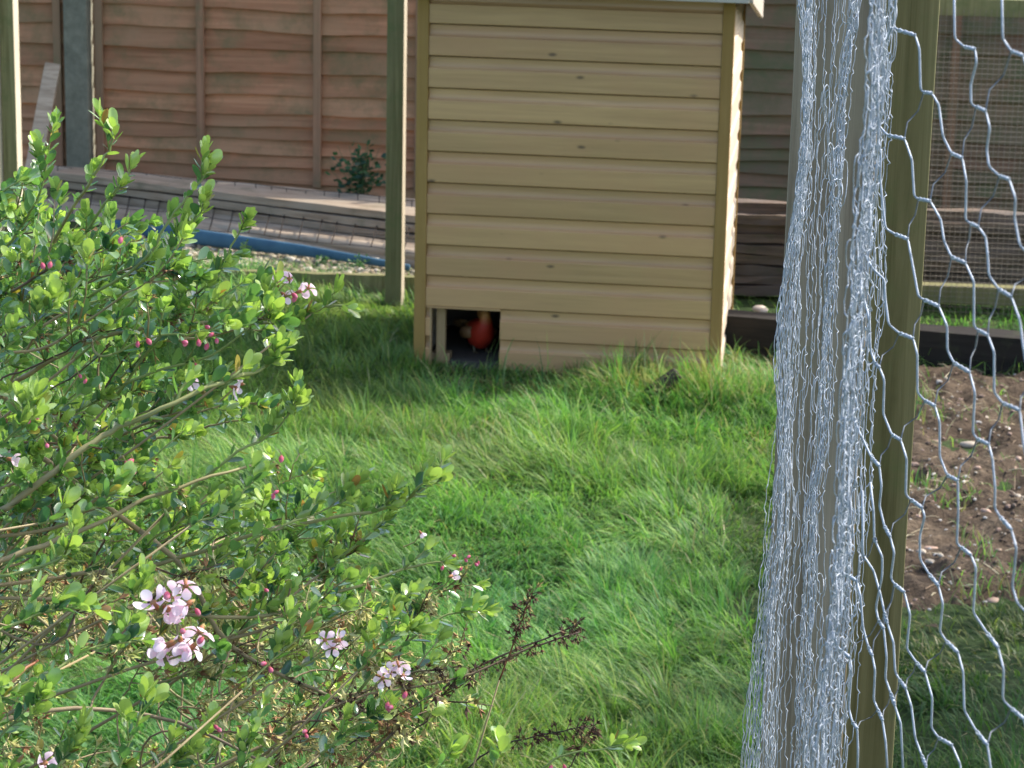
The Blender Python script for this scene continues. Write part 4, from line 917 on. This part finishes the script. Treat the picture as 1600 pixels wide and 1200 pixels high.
# flowers and buds
def flower_mesh(openness):
    mb = MB(); vs0, fs = leaf_mb(.15, .5*openness+.15, .36)
    for k in range(5):
        a = k*1.2566+random.uniform(-.15, .15); ti = openness+random.uniform(-.2, .2)
        ca, sa, ct, st_ = math.cos(a), math.sin(a), math.cos(ti), math.sin(ti); l = random.uniform(.85, 1.1)
        pts = []
        for (x_, y_, z_) in vs0:
            x_ *= l; y_ = y_*l; r_ = .18+y_*st_-z_*ct; h_ = y_*ct+z_*st_; pts.append((r_*ca-x_*sa, r_*sa+x_*ca, h_))
        b0 = len(mb.v); mb.add(pts, fs)
        for j, (x_, y_, z_) in enumerate(vs0):
            f = 1-abs(y_-.1); mb.c[b0+j] = (.90, .86-.38*max(0, f-.4)-.08*random.random(), .88-.24*max(0, f-.4))
    return mb
fl_meshes = [mesh_of('flower', flower_mesh(o), m_petal, True) for o in (1.25, 1.0, .75, 1.4)]
bmb = MB(); bmb.tube([(0,0,0),(0,0,.3),(0,0,.65),(0,0,.95),(0,0,1.1)], [.10,.30,.36,.24,.03], 8, cols=[(.30,.12,.06),(.55,.10,.16),(.65,.14,.24),(.75,.28,.38),(.78,.4,.5)]); bud_me = mesh_of('bud', bmb, m_petal, True)
cmb = MB(); cmb.tube([(0,0,-.7),(0,0,-.35),(0,0,.1)], [.07,.2,.22], 7, cols=[(.2,.2,.06),(.32,.12,.05),(.35,.16,.07)]); cal_me = mesh_of('calyx', cmb, m_stem, True)
def put(me, p, d, s, nm, sub=None):
    x_, z_, _ = frame(p, d, rnd()); y_ = z_.cross(x_); m_ = Matrix((x_*s, y_*s, z_*s)).transposed().to_4x4(); m_.translation = p-BASE
    o = link(nm, me, shrub); o.matrix_basis = m_
    if sub: link('calyx', sub, o)
    return o
def cluster(list_, Y, s):
    c = Vector((0,0,0))
    for (x_, y_) in list_:
        p = at(x_, y_, Y+random.uniform(-.006, .006)); d = ((CAM-p).normalized()*random.uniform(.3, 1)+rnd(.8)+Vector((0,0,-.15))).normalized(); put(random.choice(fl_meshes), p, d, s*random.uniform(.85, 1.15), 'flower', cal_me); c += p
    c /= len(list_); b = c+Vector((-.012, .006, -.012)); tmp = MB()
    for (x_, y_) in list_:
        p = at(x_, y_, Y+.004); tmp.tube([b, (b+p)/2+rnd(.002), p], [.0006,.0005,.0004], 4, (.26,.24,.09))
    build('flower_stalks', tmp, m_stem, shrub, world=True)
def budset(list_, Y, s=.0042):
    for (x_, y_) in list_:
        p = at(x_, y_, Y); put(bud_me, p, Vector((random.uniform(-.6,.8), -.4, random.uniform(-1,.1))), s*random.uniform(.85, 1.15), 'bud', None)
        tmp = MB(); tmp.tube([p+Vector((0,0,0)), p+Vector((-.002,.002,.0028))], .0004, 4, (.28,.22,.08)); build('bud_stalk', tmp, m_stem, shrub, world=True)
cluster([(434,440),(452,436),(470,455),(445,462),(482,450),(425,455)], 1.60, .0068)
budset([(456,458),(463,462),(438,466)], 1.59)
cluster([(270,930),(290,915),(262,952),(292,945),(280,962),(240,942)], 1.36, .0085)
cluster([(262,1008),(282,1000),(300,1012),(312,988),(255,1022),(290,1022)], 1.36, .0085)
budset([(262,925),(305,950),(285,985),(318,995)], 1.35, .005)
cluster([(520,1012),(508,1000),(530,1000)], 1.45, .006); cluster([(610,1050),(622,1040),(598,1060),(630,1055)], 1.5, .006)
cluster([(368,606),(374,600)], 1.55, .006); cluster([(18,718),(8,708)], 1.5, .0065); cluster([(70,1192),(80,1200)], 1.4, .007)
cluster([(706,900)], 1.62, .006); cluster([(658,833)], 1.62, .0045); cluster([(298,596)], 1.54, .006)
budset([(292,532),(310,530),(320,510),(334,520),(338,528),(325,536),(305,567)], 1.55); budset([(196,720),(209,718),(205,737)], 1.45, .005); budset([(440,711),(190,370)], 1.5)
budset([(735,868),(748,876),(722,886),(742,880),(706,868),(693,884),(726,872)], 1.62, .003); budset([(862,1196),(880,1194)], 1.55, .0035)
random.seed(31)
for _ in range(14):
    x_, y_ = rp(dense if random.random() < .6 else lower); q = [(x_+random.uniform(-9, 9), y_+random.uniform(-8, 8)) for _ in range(random.randint(1, 3))]
    budset(q, random.uniform(1.42, 1.5), random.uniform(.003, .0042))
